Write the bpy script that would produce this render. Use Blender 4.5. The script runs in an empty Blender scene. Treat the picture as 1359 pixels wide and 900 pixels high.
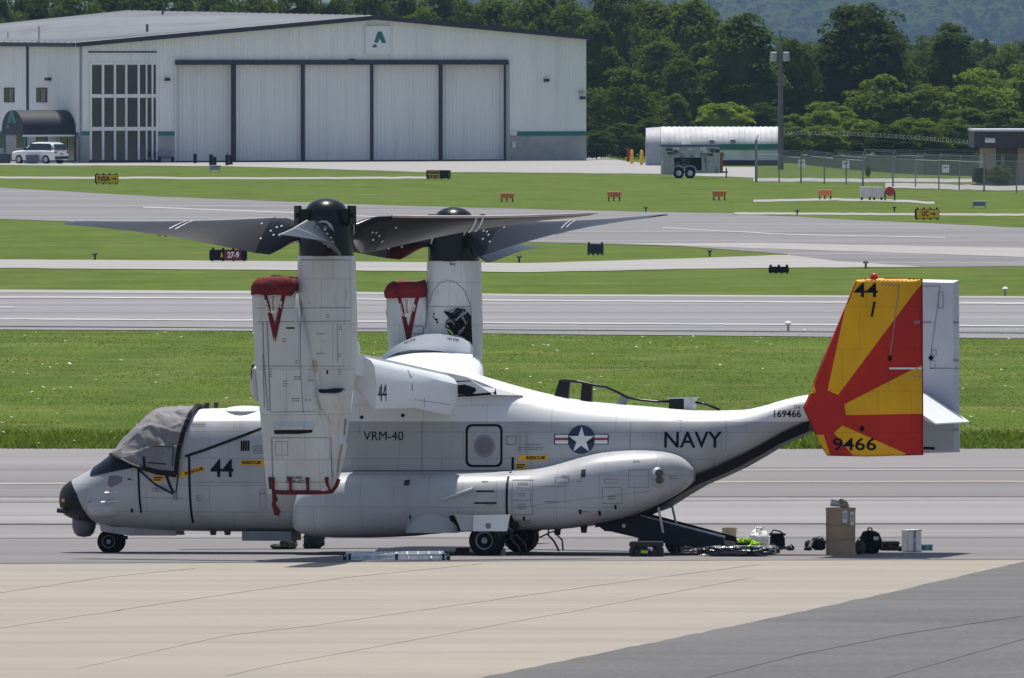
import bpy, bmesh, math, random
import numpy as np
from mathutils import Vector, Matrix, noise
from mathutils.bvhtree import BVHTree
from mathutils.geometry import tessellate_polygon

R = math.radians
rnd = random.Random(7)
C = bpy.context.scene.collection
SC = bpy.context.scene

# ------------------------------------------------------------------ camera, sky, sun, exposure
F = 15180.0                       # focal length in pixels of the 1359 px wide photograph
CAM = Vector((0.0, -220.0, 9.9))
PITCH = math.atan(394.0 / F)
cd = bpy.data.cameras.new('camera'); cam = bpy.data.objects.new('camera', cd); C.objects.link(cam)
cam.location = CAM; cam.rotation_euler = (math.pi / 2 - PITCH, 0, 0)
cd.sensor_width = 36.0; cd.lens = F / 1359.0 * 36.0; cd.clip_start = 1.0; cd.clip_end = 30000.0
SC.camera = cam

SUN_EL, SUN_AZ = R(75), R(-5)     # high midday sun behind the aircraft, a touch to the left
w = bpy.data.worlds.new('World'); SC.world = w; w.use_nodes = True
nt = w.node_tree; bg = nt.nodes['Background']
sky = nt.nodes.new('ShaderNodeTexSky'); sky.sky_type = 'NISHITA'; sky.sun_disc = False
sky.sun_elevation = SUN_EL; sky.sun_rotation = SUN_AZ; sky.air_density = 1.0; sky.dust_density = 1.2
nt.links.new(sky.outputs[0], bg.inputs[0]); bg.inputs[1].default_value = 0.110
sl = bpy.data.lights.new('sun', 'SUN'); sun = bpy.data.objects.new('sun', sl); C.objects.link(sun)
sl.energy = 4.9; sl.angle = R(0.5); sl.color = (1.0, 0.95, 0.86)
sdir = Vector((math.sin(SUN_AZ) * math.cos(SUN_EL), math.cos(SUN_AZ) * math.cos(SUN_EL), math.sin(SUN_EL)))
sun.rotation_euler = (-sdir).to_track_quat('-Z', 'Y').to_euler()
sun.location = (0, 0, 400)
vs = SC.view_settings
vs.view_transform = 'Standard'; vs.look = 'None'; vs.exposure = 0.16; vs.gamma = 1.0; vs.use_curve_mapping = False

# ------------------------------------------------------------------ helpers: picture -> place
FWD = Vector((0, math.cos(PITCH), -math.sin(PITCH))); UP = Vector((0, math.sin(PITCH), math.cos(PITCH))); RT = Vector((1, 0, 0))
def ray(px, py): return FWD * F + RT * (px - 679.5) + UP * (450.0 - py)
SLOPE = 0.026
PROF = [(-3000, 1.17), (-45, 1.17), (0, 0), (40, -1.04), (60, -1.30), (160, 0.0), (20000, 0.0)]
PY_, PZ_ = [p[0] for p in PROF], [p[1] for p in PROF]
def gz(Y): return float(np.interp(Y, PY_, PZ_))
def G(px, py, dz=0.0):
    d = ray(px, py); a, b = 0.002, 1.2
    for _ in range(60):
        m = (a + b) / 2; p = CAM + d * m
        if p.z > gz(p.y): a = m
        else: b = m
    p = CAM + d * a; p.z = gz(p.y) + dz
    return p
def at_depth(px, py, Y):
    d = ray(px, py); return CAM + d * ((Y - CAM.y) / d.y)
def ppm(Y): return F / (Y - CAM.y)               # photo pixels per metre at depth Y

AIR = Matrix.Translation((0, 2.0, gz(2.0))) @ Matrix.Rotation(-math.atan(SLOPE), 4, 'X') @ Matrix.Rotation(R(-9.44), 4, 'Z')
AINV = AIR.inverted(); AO = AINV @ CAM; A3 = AINV.to_3x3()
def L(px, py, yl=0.0):                            # a point of the aircraft's own frame (x aft, y starboard, z up)
    d = A3 @ ray(px, py); return AO + d * ((yl - AO.y) / d.y)

# ------------------------------------------------------------------ helpers: materials
MATS = {}
def mat(name, col, rough=0.6, var=0.12, scale=3.0, stretch=(1, 1, 1), metal=0.0, bump=0.0, bscale=30.0, col2=None, spec=0.4, coat=0.0, fac_lo=0.35, fac_hi=0.65, detail=5.0):
    m = bpy.data.materials.new(name); m.use_nodes = True; n = m.node_tree.nodes; l = m.node_tree.links
    b = n['Principled BSDF']; b.inputs['Roughness'].default_value = rough; b.inputs['Metallic'].default_value = metal
    b.inputs['Specular IOR Level'].default_value = spec; b.inputs['Coat Weight'].default_value = coat
    tc = n.new('ShaderNodeTexCoord'); mp = n.new('ShaderNodeMapping'); mp.inputs['Scale'].default_value = stretch
    l.new(tc.outputs['Object'], mp.inputs[0])
    nz = n.new('ShaderNodeTexNoise'); nz.inputs['Scale'].default_value = scale; nz.inputs['Detail'].default_value = detail
    l.new(mp.outputs[0], nz.inputs['Vector'])
    r = n.new('ShaderNodeMapRange'); r.inputs[1].default_value = fac_lo; r.inputs[2].default_value = fac_hi
    l.new(nz.outputs[0], r.inputs[0])
    mx = n.new('ShaderNodeMix'); mx.data_type = 'RGBA'
    c2 = col2 if col2 else tuple(c * (1 - var) for c in col)
    mx.inputs[6].default_value = (*c2, 1); mx.inputs[7].default_value = (*col, 1)
    l.new(r.outputs[0], mx.inputs[0]); l.new(mx.outputs[2], b.inputs['Base Color'])
    if bump:
        nb = n.new('ShaderNodeTexNoise'); nb.inputs['Scale'].default_value = bscale; nb.inputs['Detail'].default_value = 4
        l.new(mp.outputs[0], nb.inputs['Vector'])
        bp = n.new('ShaderNodeBump'); bp.inputs['Strength'].default_value = bump; bp.inputs['Distance'].default_value = 0.05
        l.new(nb.outputs[0], bp.inputs['Height']); l.new(bp.outputs[0], b.inputs['Normal'])
    m['mix'] = mx.name
    MATS[name] = m
    return m
def nodes(m): return m.node_tree.nodes, m.node_tree.links, m.node_tree.nodes['Principled BSDF']
def overlay(m, col, scale, lo, hi, stretch=(1, 1, 1), strength=1.0, kind='noise', detail=3.0):
    """another layer of the thing's own colour (stains, wear, wear streaks) over the material"""
    n, l, b = nodes(m); src = b.inputs['Base Color'].links[0].from_socket
    tc = n.new('ShaderNodeTexCoord'); mp = n.new('ShaderNodeMapping'); mp.inputs['Scale'].default_value = stretch
    l.new(tc.outputs['Object'], mp.inputs[0])
    if kind == 'noise':
        t = n.new('ShaderNodeTexNoise'); t.inputs['Scale'].default_value = scale; t.inputs['Detail'].default_value = detail; out = t.outputs[0]
    else:
        t = n.new('ShaderNodeTexVoronoi'); t.inputs['Scale'].default_value = scale; out = t.outputs['Distance']
    l.new(mp.outputs[0], t.inputs['Vector'])
    r = n.new('ShaderNodeMapRange'); r.inputs[1].default_value = lo; r.inputs[2].default_value = hi; r.inputs[4].default_value = strength
    l.new(out, r.inputs[0])
    mx = n.new('ShaderNodeMix'); mx.data_type = 'RGBA'; mx.inputs[7].default_value = (*col, 1)
    l.new(r.outputs[0], mx.inputs[0]); l.new(src, mx.inputs[6]); l.new(mx.outputs[2], b.inputs['Base Color'])
    return m

M = {}
M['white'] = mat('white_paint', (.76, .77, .78), .38, .08, 1.2, spec=.5)
M['nac'] = mat('nacelle_paint', (.58, .58, .565), .42, .10, 1.5, (1, 1, .25))
overlay(M['nac'], (.36, .335, .30), 2.2, .56, .78, (2.5, 2.5, .35), .6)
overlay(M['nac'], (.20, .19, .175), 5.0, .66, .80, (1.5, 1.5, .5), .5)
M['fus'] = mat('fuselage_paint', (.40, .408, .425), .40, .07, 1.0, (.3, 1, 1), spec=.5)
overlay(M['fus'], (.25, .25, .255), 1.8, .52, .76, (.9, 1, .20), .6)
overlay(M['fus'], (.19, .19, .195), 7, .66, .80, (1, 1, .5), .45)
M['black'] = mat('black_paint', (.006, .006, .008), .27, .2, 6, spec=.28)
M['matte'] = mat('matte_black', (.006, .006, .009), .5, .2, 6, spec=.18)
M['satin'] = mat('blade_grey', (.014, .015, .018), .36, .25, 2, (1, 4, 4), spec=.26)
M['bladelit'] = mat('lit_leading_edge', (.50, .45, .42), .35, .2, 3, metal=.3)  # pale erosion strip, with the lit gleam of the edge in its colour
M['ink'] = mat('stencil_ink', (.006, .007, .012), .5, .2, 8, spec=.1)
M['faint'] = mat('panel_seam', (.23, .24, .26), .6, .2, 5)
M['navy'] = mat('insignia_blue', (.02, .035, .09), .45, .1, 5)
M['inswhite'] = mat('insignia_white', (.74, .74, .75), .45, .05, 5)
M['insred'] = mat('insignia_red', (.35, .03, .04), .45, .05, 5)
M['finred'] = mat('fin_red', (.52, .018, .008), .45, .22, 1.6, (1, 1, .5), spec=.22)
M['finyel'] = mat('fin_yellow', (.80, .41, .002), .45, .2, 1.6, (1, 1, .5), spec=.22)
M['rescue'] = mat('rescue_yellow', (.75, .40, .01), .5, .1, 6)
M['cloth_red'] = mat('red_cloth', (.17, .008, .013), .85, .45, 5, bump=.4, bscale=14)
M['tarp'] = mat('grey_tarpaulin', (.215, .208, .215), .80, .18, 3.5, bump=.12, bscale=5)
M['rubber'] = mat('tyre_rubber', (.007, .007, .008), .85, .3, 12, spec=.15)
M['rim'] = mat('wheel_rim', (.24, .26, .29), .4, .2, 10, metal=.3)
M['metal'] = mat('bare_metal', (.45, .46, .48), .35, .2, 6, metal=.7)
M['dark'] = mat('dark_grey', (.020, .021, .025), .55, .3, 4)
M['grey'] = mat('mid_grey', (.22, .23, .25), .55, .15, 4)
M['window'] = mat('dark_window', (.012, .014, .018), .08, .2, 2, spec=.8)
M['purple'] = mat('tinted_window', (.11, .085, .12), .12, .2, 3, spec=.7)
M['cardboard'] = mat('cardboard', (.42, .29, .18), .8, .12, 4, bump=.1)
M['olive'] = mat('olive_canvas', (.075, .070, .045), .9, .35, 7, bump=.4, bscale=18)
M['bagblack'] = mat('black_nylon', (.006, .006, .008), .7, .4, 6, bump=.5, bscale=14, spec=.15)
M['lime'] = mat('hi_vis_yellow', (.42, .75, .03), .7, .2, 8, bump=.3)
M['plastic'] = mat('white_plastic', (.74, .73, .71), .45, .2, 8, bump=.5, bscale=20)
M['tan'] = mat('tan_plastic', (.50, .40, .24), .6, .15, 5)
M['teal'] = mat('teal_paint', (.008, .15, .145), .5, .12, 3)
M['tealbox'] = mat('teal_box', (.02, .16, .21), .6, .2, 6)
M['alu'] = mat('aluminium', (.62, .63, .66), .4, .25, 8, metal=.25)
M['yellow'] = mat('sign_yellow', (.88, .52, .012), .5, .1, 5)
M['signblack'] = mat('sign_black', (.006, .006, .007), .5, .2, 5, spec=.15)
M['signred'] = mat('sign_red', (.16, .012, .03), .5, .1, 5)
M['orange'] = mat('orange_red_paint', (.80, .20, .06), .5, .15, 5)
M['red'] = mat('red_paint', (.38, .02, .025), .5, .15, 5)

def panels(m, wx, hz_, strength, seam_col, axes=(0, 2), seed=0.0):
    """skin panels: slight tone differences and dark hairline gaps, laid out along the skin"""
    n, l, b = nodes(m); src = b.inputs['Base Color'].links[0].from_socket
    tc = n.new('ShaderNodeTexCoord'); sp = n.new('ShaderNodeSeparateXYZ'); cb = n.new('ShaderNodeCombineXYZ'); l.new(tc.outputs['Object'], sp.inputs[0]); l.new(sp.outputs[axes[0]], cb.inputs[0]); l.new(sp.outputs[axes[1]], cb.inputs[1])
    mp = n.new('ShaderNodeMapping'); mp.inputs['Location'].default_value = (seed, seed * .7, 0); l.new(cb.outputs[0], mp.inputs[0])
    bk = n.new('ShaderNodeTexBrick'); bk.inputs['Scale'].default_value = 1.0; bk.inputs['Brick Width'].default_value = wx; bk.inputs['Row Height'].default_value = hz_; bk.inputs['Mortar Size'].default_value = .007; bk.inputs['Mortar Smooth'].default_value = .2; bk.offset = .37; bk.squash = .7; bk.squash_frequency = 3
    bk.inputs['Color1'].default_value = (1, 1, 1, 1); bk.inputs['Color2'].default_value = (.90, .90, .895, 1); bk.inputs['Mortar'].default_value = (*seam_col, 1); l.new(mp.outputs[0], bk.inputs['Vector'])
    mx = n.new('ShaderNodeMix'); mx.data_type = 'RGBA'; mx.blend_type = 'MULTIPLY'; mx.inputs[0].default_value = strength; l.new(src, mx.inputs[6]); l.new(bk.outputs['Color'], mx.inputs[7]); l.new(mx.outputs[2], b.inputs['Base Color'])
    return m
# ------------------------------------------------------------------ helpers: objects
def link(name, me, parent=None):
    o = bpy.data.objects.new(name, me); C.objects.link(o)
    if parent is not None: o.parent = parent
    return o
def tag(o, label=None, cat=None, group=None, kind=None):
    if label: o['label'] = label
    if cat: o['category'] = cat
    if group: o['group'] = group
    if kind: o['kind'] = kind
    return o
def empty(name, label, cat, loc=(0, 0, 0), rz=0.0, group=None):
    o = link(name, None); o.location = loc; o.rotation_euler = (0, 0, rz); o.empty_display_size = .3
    return tag(o, label, cat, group)
class MB:
    def __init__(s): s.v = []; s.f = []; s.m = []
    def add(s, vs, fs, mi=0):
        k = len(s.v); s.v += [tuple(p) for p in vs]; s.f += [tuple(i + k for i in f) for f in fs]; s.m += [mi] * len(fs); return s
    def box(s, c, d, rz=0.0, mi=0, rx=0.0, ry=0.0, taper=1.0):
        m = Matrix.Translation(c) @ Matrix.Rotation(rz, 4, 'Z') @ Matrix.Rotation(ry, 4, 'Y') @ Matrix.Rotation(rx, 4, 'X')
        v = []
        for z in (-.5, .5):
            k = taper if z > 0 else 1
            for x, y in ((-.5, -.5), (.5, -.5), (.5, .5), (-.5, .5)): v.append(m @ Vector((x * d[0] * k, y * d[1] * k, z * d[2])))
        return s.add(v, [(3, 2, 1, 0), (4, 5, 6, 7), (0, 1, 5, 4), (1, 2, 6, 5), (2, 3, 7, 6), (3, 0, 4, 7)], mi)
    def tube(s, pts, r, n=6, mi=0, cap=True):
        pts = [Vector(p) for p in pts]; rings = []
        for i, p in enumerate(pts):
            t = (pts[min(i + 1, len(pts) - 1)] - pts[max(i - 1, 0)]).normalized()
            a = t.orthogonal().normalized() if i == 0 else (a - t * a.dot(t)).normalized()
            b = t.cross(a); rr = r[i] if isinstance(r, (list, tuple)) else r
            rings.append([p + (a * math.cos(2 * math.pi * k / n) + b * math.sin(2 * math.pi * k / n)) * rr for k in range(n)])
        return s.loft(rings, mi, cap)
    def loft(s, rings, mi=0, cap=True, closed=True):
        n = len(rings[0]); v = [p for r in rings for p in r]; f = []
        for i in range(len(rings) - 1):
            for k in range(n if closed else n - 1):
                k2 = (k + 1) % n
                f.append((i * n + k, i * n + k2, (i + 1) * n + k2, (i + 1) * n + k))
        if cap and closed:
            f.append(tuple(range(n))[::-1]); f.append(tuple((len(rings) - 1) * n + k for k in range(n)))
        return s.add(v, f, mi)
    def prism(s, poly, a, b, mi=0):
        """poly: list of points; extruded from offset a to offset b (vectors)"""
        n = len(poly); a = Vector(a); b = Vector(b)
        v = [Vector(p) + a for p in poly] + [Vector(p) + b for p in poly]
        f = [tuple(range(n))[::-1], tuple(range(n, 2 * n))] + [(k, (k + 1) % n, n + (k + 1) % n, n + k) for k in range(n)]
        return s.add(v, f, mi)
    def bvh(s): return BVHTree.FromPolygons([Vector(p) for p in s.v], s.f)
    def build(s, name, mats, parent=None, smooth=False, angle=40, bevel=0.0):
        me = bpy.data.meshes.new(name); me.from_pydata(s.v, [], s.f)
        if not isinstance(mats, (list, tuple)): mats = [mats]
        for m in mats: me.materials.append(m)
        bm = bmesh.new(); bm.from_mesh(me)
        for f, i in zip(bm.faces, s.m): f.material_index = i
        bmesh.ops.recalc_face_normals(bm, faces=bm.faces)
        if bevel: bmesh.ops.bevel(bm, geom=bm.edges[:], offset=bevel, segments=2, affect='EDGES', clamp_overlap=True)
        if smooth:
            for f in bm.faces: f.smooth = True
            lim = R(angle)
            for e in bm.edges:
                if len(e.link_faces) == 2 and e.calc_face_angle(0) > lim: e.smooth = False
        bm.to_mesh(me); bm.free()
        return link(name, me, parent)
def copy_tree(o, parent=None):
    c = o.copy(); C.objects.link(c)
    if parent is not None: c.parent = parent
    for ch in list(o.children): copy_tree(ch, c)
    return c
def text_geo(body, bold=0.0):
    cu = bpy.data.curves.new('lettering', 'FONT'); cu.body = body; cu.resolution_u = 3; cu.offset = bold
    o = bpy.data.objects.new('lettering', cu); me = o.to_mesh()
    v = [(p.co.x, p.co.y) for p in me.vertices]; f = [tuple(p.vertices) for p in me.polygons]
    o.to_mesh_clear(); bpy.data.objects.remove(o); bpy.data.curves.remove(cu)
    xs = [p[0] for p in v]; ys = [p[1] for p in v]
    x0, x1, y0, y1 = min(xs), max(xs), min(ys), max(ys)
    return [((x - x0) / (x1 - x0), (y - y0) / (y1 - y0)) for x, y in v], f      # fitted to the unit square
def text_obj(name, body, x0, x1, z0, z1, y, m, parent, bold=0.02):
    v, f = text_geo(body, bold)
    return MB().add([(x0 + a * (x1 - x0), y, z0 + b * (z1 - z0)) for a, b in v], f).build(name, m, parent)
def decal(name, shapes, m, bvh, parent, off=.010, maxlen=.12, dirn=1, y0=-30.0):
    """shapes: list of (verts [(x,z)], faces or None). Laid onto the surface along the aircraft's own side direction."""
    bm = bmesh.new()
    for v, f in shapes:
        vv = [bm.verts.new((x, 0, z)) for x, z in v]
        if f is None: f = tessellate_polygon([[Vector((x, z, 0)) for x, z in v]])
        for t in f:
            try: bm.faces.new([vv[i] for i in t])
            except ValueError: pass
    bmesh.ops.triangulate(bm, faces=bm.faces[:])
    for _ in range(6):
        es = [e for e in bm.edges if e.calc_length() > maxlen]
        if not es: break
        bmesh.ops.subdivide_edges(bm, edges=es, cuts=1); bmesh.ops.triangulate(bm, faces=bm.faces[:])
    last = None
    for p in bm.verts:
        if dirn == 0: dv_ = (A3 @ ray(p.co.x, p.co.z)).normalized(); hit = bvh.ray_cast(AO, dv_)
        else: hit = bvh.ray_cast(Vector((p.co.x, y0, p.co.z)), Vector((0, dirn, 0))); dv_ = Vector((0, dirn, 0))
        if hit[0] is not None:
            nrm = hit[1] if hit[1].dot(dv_) < 0 else -hit[1]
            p.co = hit[0] + nrm * off; last = p.co.y
        else: p.co.y = last if last is not None else 0; p.tag = True
    bmesh.ops.delete(bm, geom=[p for p in bm.verts if p.tag], context='VERTS')
    me = bpy.data.meshes.new(name); bm.to_mesh(me); bm.free(); me.materials.append(m)
    return link(name, me, parent)
def PX(pts, yl):
    if yl is None: return list(pts)
    return [(q.x, q.z) for q in (L(a, b, yl) for a, b in pts)]
def poly(pts, yl): return (PX(pts, yl), None)
def stroke(pts, yl, wd):
    p = [Vector(q) for q in PX(pts, yl)]; out = []
    for a, b in zip(p[:-1], p[1:]):
        t = (b - a).normalized() * wd * .3; n_ = Vector((-t.y, t.x)).normalized() * wd / 2
        out.append(([tuple(a - t - n_), tuple(b + t - n_), tuple(b + t + n_), tuple(a - t + n_)], [(0, 1, 2, 3)]))
    return out
def rectline(x0, y0, x1, y1, yl, wd): return stroke([(x0, y0), (x1, y0), (x1, y1), (x0, y1), (x0, y0)], yl, wd)
def textpx(body, x0, y0, x1, y1, yl, bold=.02, ang=0.0):
    v, f = text_geo(body, bold); cx, cy = (x0 + x1) / 2, (y0 + y1) / 2; c, s_ = math.cos(ang), math.sin(ang); pts = []
    for a, b in v:
        dx, dy = (a - .5) * (x1 - x0), -(b - .5) * (y1 - y0)
        pts.append((cx + dx * c - dy * s_, cy + dx * s_ + dy * c))
    return (PX(pts, yl), f)
def ell(cx, cy, rx, ry, n=28): return [(cx + rx * math.cos(2 * math.pi * k / n), cy + ry * math.sin(2 * math.pi * k / n)) for k in range(n)]
def pchip(x, y, q):
    x = np.array(x, float); y = np.array(y, float); h = np.diff(x); d = np.diff(y) / h; m = np.zeros(len(x))
    for i in range(1, len(x) - 1):
        if d[i - 1] * d[i] > 0:
            w1, w2 = 2 * h[i] + h[i - 1], h[i] + 2 * h[i - 1]; m[i] = (w1 + w2) / (w1 / d[i - 1] + w2 / d[i])
    m[0], m[-1] = d[0], d[-1]; q = np.clip(q, x[0], x[-1])
    i = np.clip(np.searchsorted(x, q) - 1, 0, len(h) - 1); t = (q - x[i]) / h[i]
    return (1 + 2 * t) * (1 - t) ** 2 * y[i] + t * (1 - t) ** 2 * h[i] * m[i] + t * t * (3 - 2 * t) * y[i + 1] + t * t * (t - 1) * h[i] * m[i + 1]
def sgnpow(a, p): return math.copysign(abs(a) ** p, a)

# ------------------------------------------------------------------ the setting: ground, pavements, markings
def pave(name, col, col2, scale, stretch, rough=.9, bump=.15, bs=3.0):
    return mat(name, col, rough, .2, scale, stretch, col2=col2, bump=bump, bscale=bs, spec=.15)
grass = mat('grass_ground', (.088, .130, .017), .95, .3, .25, (1, .5, 1), col2=(.058, .092, .012), spec=.05, bump=.3, bscale=6)
overlay(grass, (.060, .095, .012), 7, .50, .72, (1, .22, 1), .55, detail=4)
overlay(grass, (.112, .145, .028), .8, .48, .74, (1, .35, 1), .6)
overlay(grass, (.062, .102, .014), .22, .50, .60, (.03, 1.1, 1), .45)
overlay(grass, (.125, .150, .034), .16, .56, .68, (.04, 1.4, 1), .45)
overlay(grass, (.075, .115, .018), .05, .50, .66, (1, .6, 1), .6)
overlay(grass, (.155, .165, .055), .09, .60, .78, (.5, 1.6, 1), .55)
asph = pave('apron_asphalt', (.240, .226, .226), (.190, .179, .180), .10, (.10, 1.6, 1))
overlay(asph, (.17, .16, .165), .30, .56, .70, (.035, 2.4, 1), .55)
overlay(asph, (.29, .275, .272), .45, .58, .72, (.02, 2.0, 1), .6)
conc = pave('tan_concrete', (.300, .270, .228), (.262, .237, .202), .22, (.35, 1.5, 1))
overlay(conc, (.225, .205, .178), .5, .54, .72, (.10, 1.6, 1), .6)
overlay(conc, (.235, .213, .185), 2.6, .58, .76, (.5, 1.2, 1), .4)
overlay(conc, (.15, .14, .125), 1.5, .72, .80, (.25, 1.0, 1), .5)
overlay(conc, (.355, .33, .29), .35, .58, .75, (.06, 1.8, 1), .4)
tarm = pave('grey_asphalt', (.132, .127, .126), (.106, .103, .103), .4, (.5, 1.0, 1), bs=12)
overlay(tarm, (.090, .088, .088), .35, .56, .70, (.06, 1.6, 1), .5)
overlay(tarm, (.17, .163, .160), 9, .5, .75, (1, .5, 1), .45)
rway = pave('runway_asphalt', (.240, .236, .244), (.185, .182, .190), .12, (.03, 1.5, 1))
overlay(rway, (.115, .112, .120), .12, .50, .66, (.012, 3.0, 1), .75)
taxi = pave('taxiway_asphalt', (.225, .218, .222), (.165, .160, .166), .14, (.10, 1.2, 1))
overlay(taxi, (.105, .102, .106), .4, .48, .66, (.10, 1.6, 1), .7)
light = pave('pale_concrete', (.33, .32, .305), (.26, .25, .24), .3, (.15, 1.5, 1))
paint = mat('white_marking', (.46, .45, .44), .85, .3, .8, (.3, 2, 1), col2=(.32, .31, .305))
ypaint = mat('faded_yellow_marking', (.36, .315, .25), .85, .3, .8, (.3, 2, 1), col2=(.27, .245, .215))
seam = mat('tar_seam', (.12, .115, .112), .9, .3, 2)
pseam = mat('slab_joint', (.40, .365, .31), .9, .3, .35, col2=(.27, .245, .21), spec=.1)

ys = [-700, -500, -300, -220] + list(range(-140, 220, 5)) + list(range(220, 700, 20)) + list(range(700, 1500, 80)) + [1700, 2200, 3000, 4200, 6500, 9000, 12000]
xs = [-5000, -1800, -900, -300, -120, -60, -30, 0, 30, 60, 120, 300, 900, 1800, 5000]
g = MB(); g.v = [(x, y, gz(y)) for y in ys for x in xs]; nx = len(xs)
g.f = [(j * nx + i, j * nx + i + 1, (j + 1) * nx + i + 1, (j + 1) * nx + i) for j in range(len(ys) - 1) for i in range(nx - 1)]; g.m = [0] * len(g.f)
tag(g.build('ground', grass), kind='structure', label='mown green grass ground')
def interp(pl, x): return float(np.interp(x, [p[0] for p in pl], [p[1] for p in pl]))
def band(name, top, bot, m, dz, x0=-2200, x1=3560, rows=10, jag=0.0, label=None, step=30):
    top = [(x0, top[0][1])] + top + [(x1, top[-1][1])] if top[0][0] > x0 else top
    bot = [(x0, bot[0][1])] + bot + [(x1, bot[-1][1])] if bot[0][0] > x0 else bot
    xq = sorted(set(list(np.arange(x0, -200, 150)) + list(np.arange(max(x0, -200), min(x1, 1560), step)) + list(np.arange(1560, x1, 150)) + [p[0] for p in top + bot if x0 <= p[0] <= x1] + [x1]))
    xq = [x for x in xq if x0 <= x <= x1]
    b = MB(); n = rows + 1
    for x in xq:
        jt, jb = (noise.noise((x * .05, top[0][1], 0)) + .6 * noise.noise((x * .23, top[0][1], 3))) * jag, (noise.noise((x * .05, bot[0][1], 9)) + .6 * noise.noise((x * .23, bot[0][1], 5))) * jag
        p0 = G(x, interp(top, x) + jt); p1 = G(x, interp(bot, x) + jb)
        for k in range(n):
            p = p0.lerp(p1, k / rows); b.v.append((p.x, p.y, gz(p.y) + dz))
    for i in range(len(xq) - 1):
        for k in range(rows): b.f.append((i * n + k, (i + 1) * n + k, (i + 1) * n + k + 1, i * n + k + 1)); b.m.append(0)
    o = b.build(name, m); tag(o, label, kind='structure'); return o
# aprons
band('apron', [(0, 596), (680, 597), (1359, 596)], [(0, 1500), (1359, 1500)], asph, .012, rows=70, jag=.9, step=12, label='grey asphalt apron')
asl = pave('pale_apron_strip', (.262, .25, .25), (.222, .212, .213), .12, (.06, 1.8, 1)); overlay(asl, (.17, .162, .163), .5, .56, .70, (.03, 2.4, 1), .6)
asd = pave('dark_apron_strip', (.192, .180, .182), (.158, .150, .153), .12, (.06, 1.8, 1)); overlay(asd, (.235, .222, .222), .5, .56, .70, (.03, 2.4, 1), .6)
band('apron_strip', [(0, 622), (1359, 621)], [(0, 668), (1359, 665)], asd, .020, rows=40, jag=.5, label='darker strip across the apron')
band('apron_strip', [(0, 669), (1359, 666)], [(0, 697), (1359, 697)], asl, .020, rows=30, jag=.4, label='paler strip across the apron')
band('apron_strip', [(0, 715), (1359, 712)], [(0, 749), (1359, 743.5)], asd, .020, rows=30, jag=.4, label='darker asphalt edge beside the concrete pad')
band('concrete_pad', [(0, 750.5), (680, 747), (1359, 744.5)], [(0, 1500), (1359, 1500)], conc, .026, rows=60, label='tan concrete parking pad')
def sheet(name, pxs, m, dz, label=None, sub=6):
    """a polygon on the near apron (a single slope there)"""
    b = MB(); pts = [G(*p) for p in pxs]; b.add([(p.x, p.y, gz(p.y) + dz) for p in pts], [tuple(range(len(pts)))])
    return tag(b.build(name, m), label, kind='structure')
band('asphalt_shoulder', [(540, 924), (650, 901), (990, 831), (1180, 790), (1359, 748), (1372, 746)], [(540, 1500), (1372, 1500)], tarm, .042, x0=540, rows=50, jag=1.2, step=8, label='dark asphalt beside the concrete pad')
def line(name, pl, wpx, m, dz, label=None):
    """a painted line or seam along a polyline given in the picture, width in pixels across"""
    xs_ = [p[0] for p in pl]; n = max(2, int((xs_[-1] - xs_[0]) / 12)); b = MB(); k = 0
    for i in range(n + 1):
        x = xs_[0] + (xs_[-1] - xs_[0]) * i / n; y = interp(pl, x); j = (noise.noise((x * .2, y, 0)) + .8 * noise.noise((x * .71, y, 4))) * wpx * .22
        for s_ in (-.5, .5): p = G(x, y + s_ * wpx + j); b.v.append((p.x, p.y, gz(p.y) + dz))
    for i in range(n): b.f.append((2 * i, 2 * i + 2, 2 * i + 3, 2 * i + 1)); b.m.append(0)
    return tag(b.build(name, m), label, kind='structure')
EXL, EXR = -400, 1760
line('apron_line', [(EXL, 644.5), (1000, 641), (EXR, 640)], 1.6, ypaint, .03, 'faded pale line on apron')
line('apron_line', [(900, 625.5), (EXR, 624)], 1.4, ypaint, .03, 'faint pale line on apron')
for yy, w_ in ((697, .7), (716, .4), (661, .4)):
    line('apron_seam', [(EXL, yy), (EXR, yy - 1)], w_, seam, .03, 'tarred seam across apron')
for pl in ([(EXL, 866), (0, 836), (130, 816), (300, 791), (455, 769), (640, 750)], [(100, 890), (300, 846), (420, 832), (700, 792), (860, 770), (1010, 751)], [(300, 900), (360, 886), (460, 868), (800, 806), (1000, 768)], [(0, 789), (140, 768), (260, 756)]):
    line('pad_seam', pl, .45, pseam, .034, 'joint between concrete slabs')
for pl in ([(930, 905), (1060, 873), (1200, 845), (EXR, 760)], [(1170, 905), (1359, 852), (EXR, 790)]):
    line('asphalt_seam', pl, 1.0, seam, .048, 'tarred seam in dark asphalt')
# runway and taxiways
band('runway', [(0, 385), (400, 387), (700, 391), (1359, 394)], [(0, 438), (520, 441), (700, 444), (1359, 450)], rway, .02, rows=4, jag=.5, label='grey runway')
band('runway_shoulder', [(0, 385.3), (400, 387.3), (700, 391.3), (1359, 394.3)], [(0, 389), (400, 391), (700, 394), (1359, 396.5)], light, .03, rows=2, label='pale runway shoulder')
line('runway_marking', [(EXL, 395.5), (0, 395.5), (350, 397), (700, 400), (1359, 404), (EXR, 406)], 1.7, paint, .04, 'white runway edge line')
line('runway_marking', [(EXL, 424.5), (0, 424.5), (350, 426.5), (700, 430), (1359, 434), (EXR, 436)], 1.7, paint, .04, 'white runway edge line')
line('runway_seam', [(EXL, 433.5), (0, 434), (700, 439), (1359, 443), (EXR, 445)], .9, seam, .04, 'dark runway edge joint')
line('runway_marking', [(-60, 409), (18, 409)], 1.6, paint, .04, 'white runway centre dash')
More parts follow.
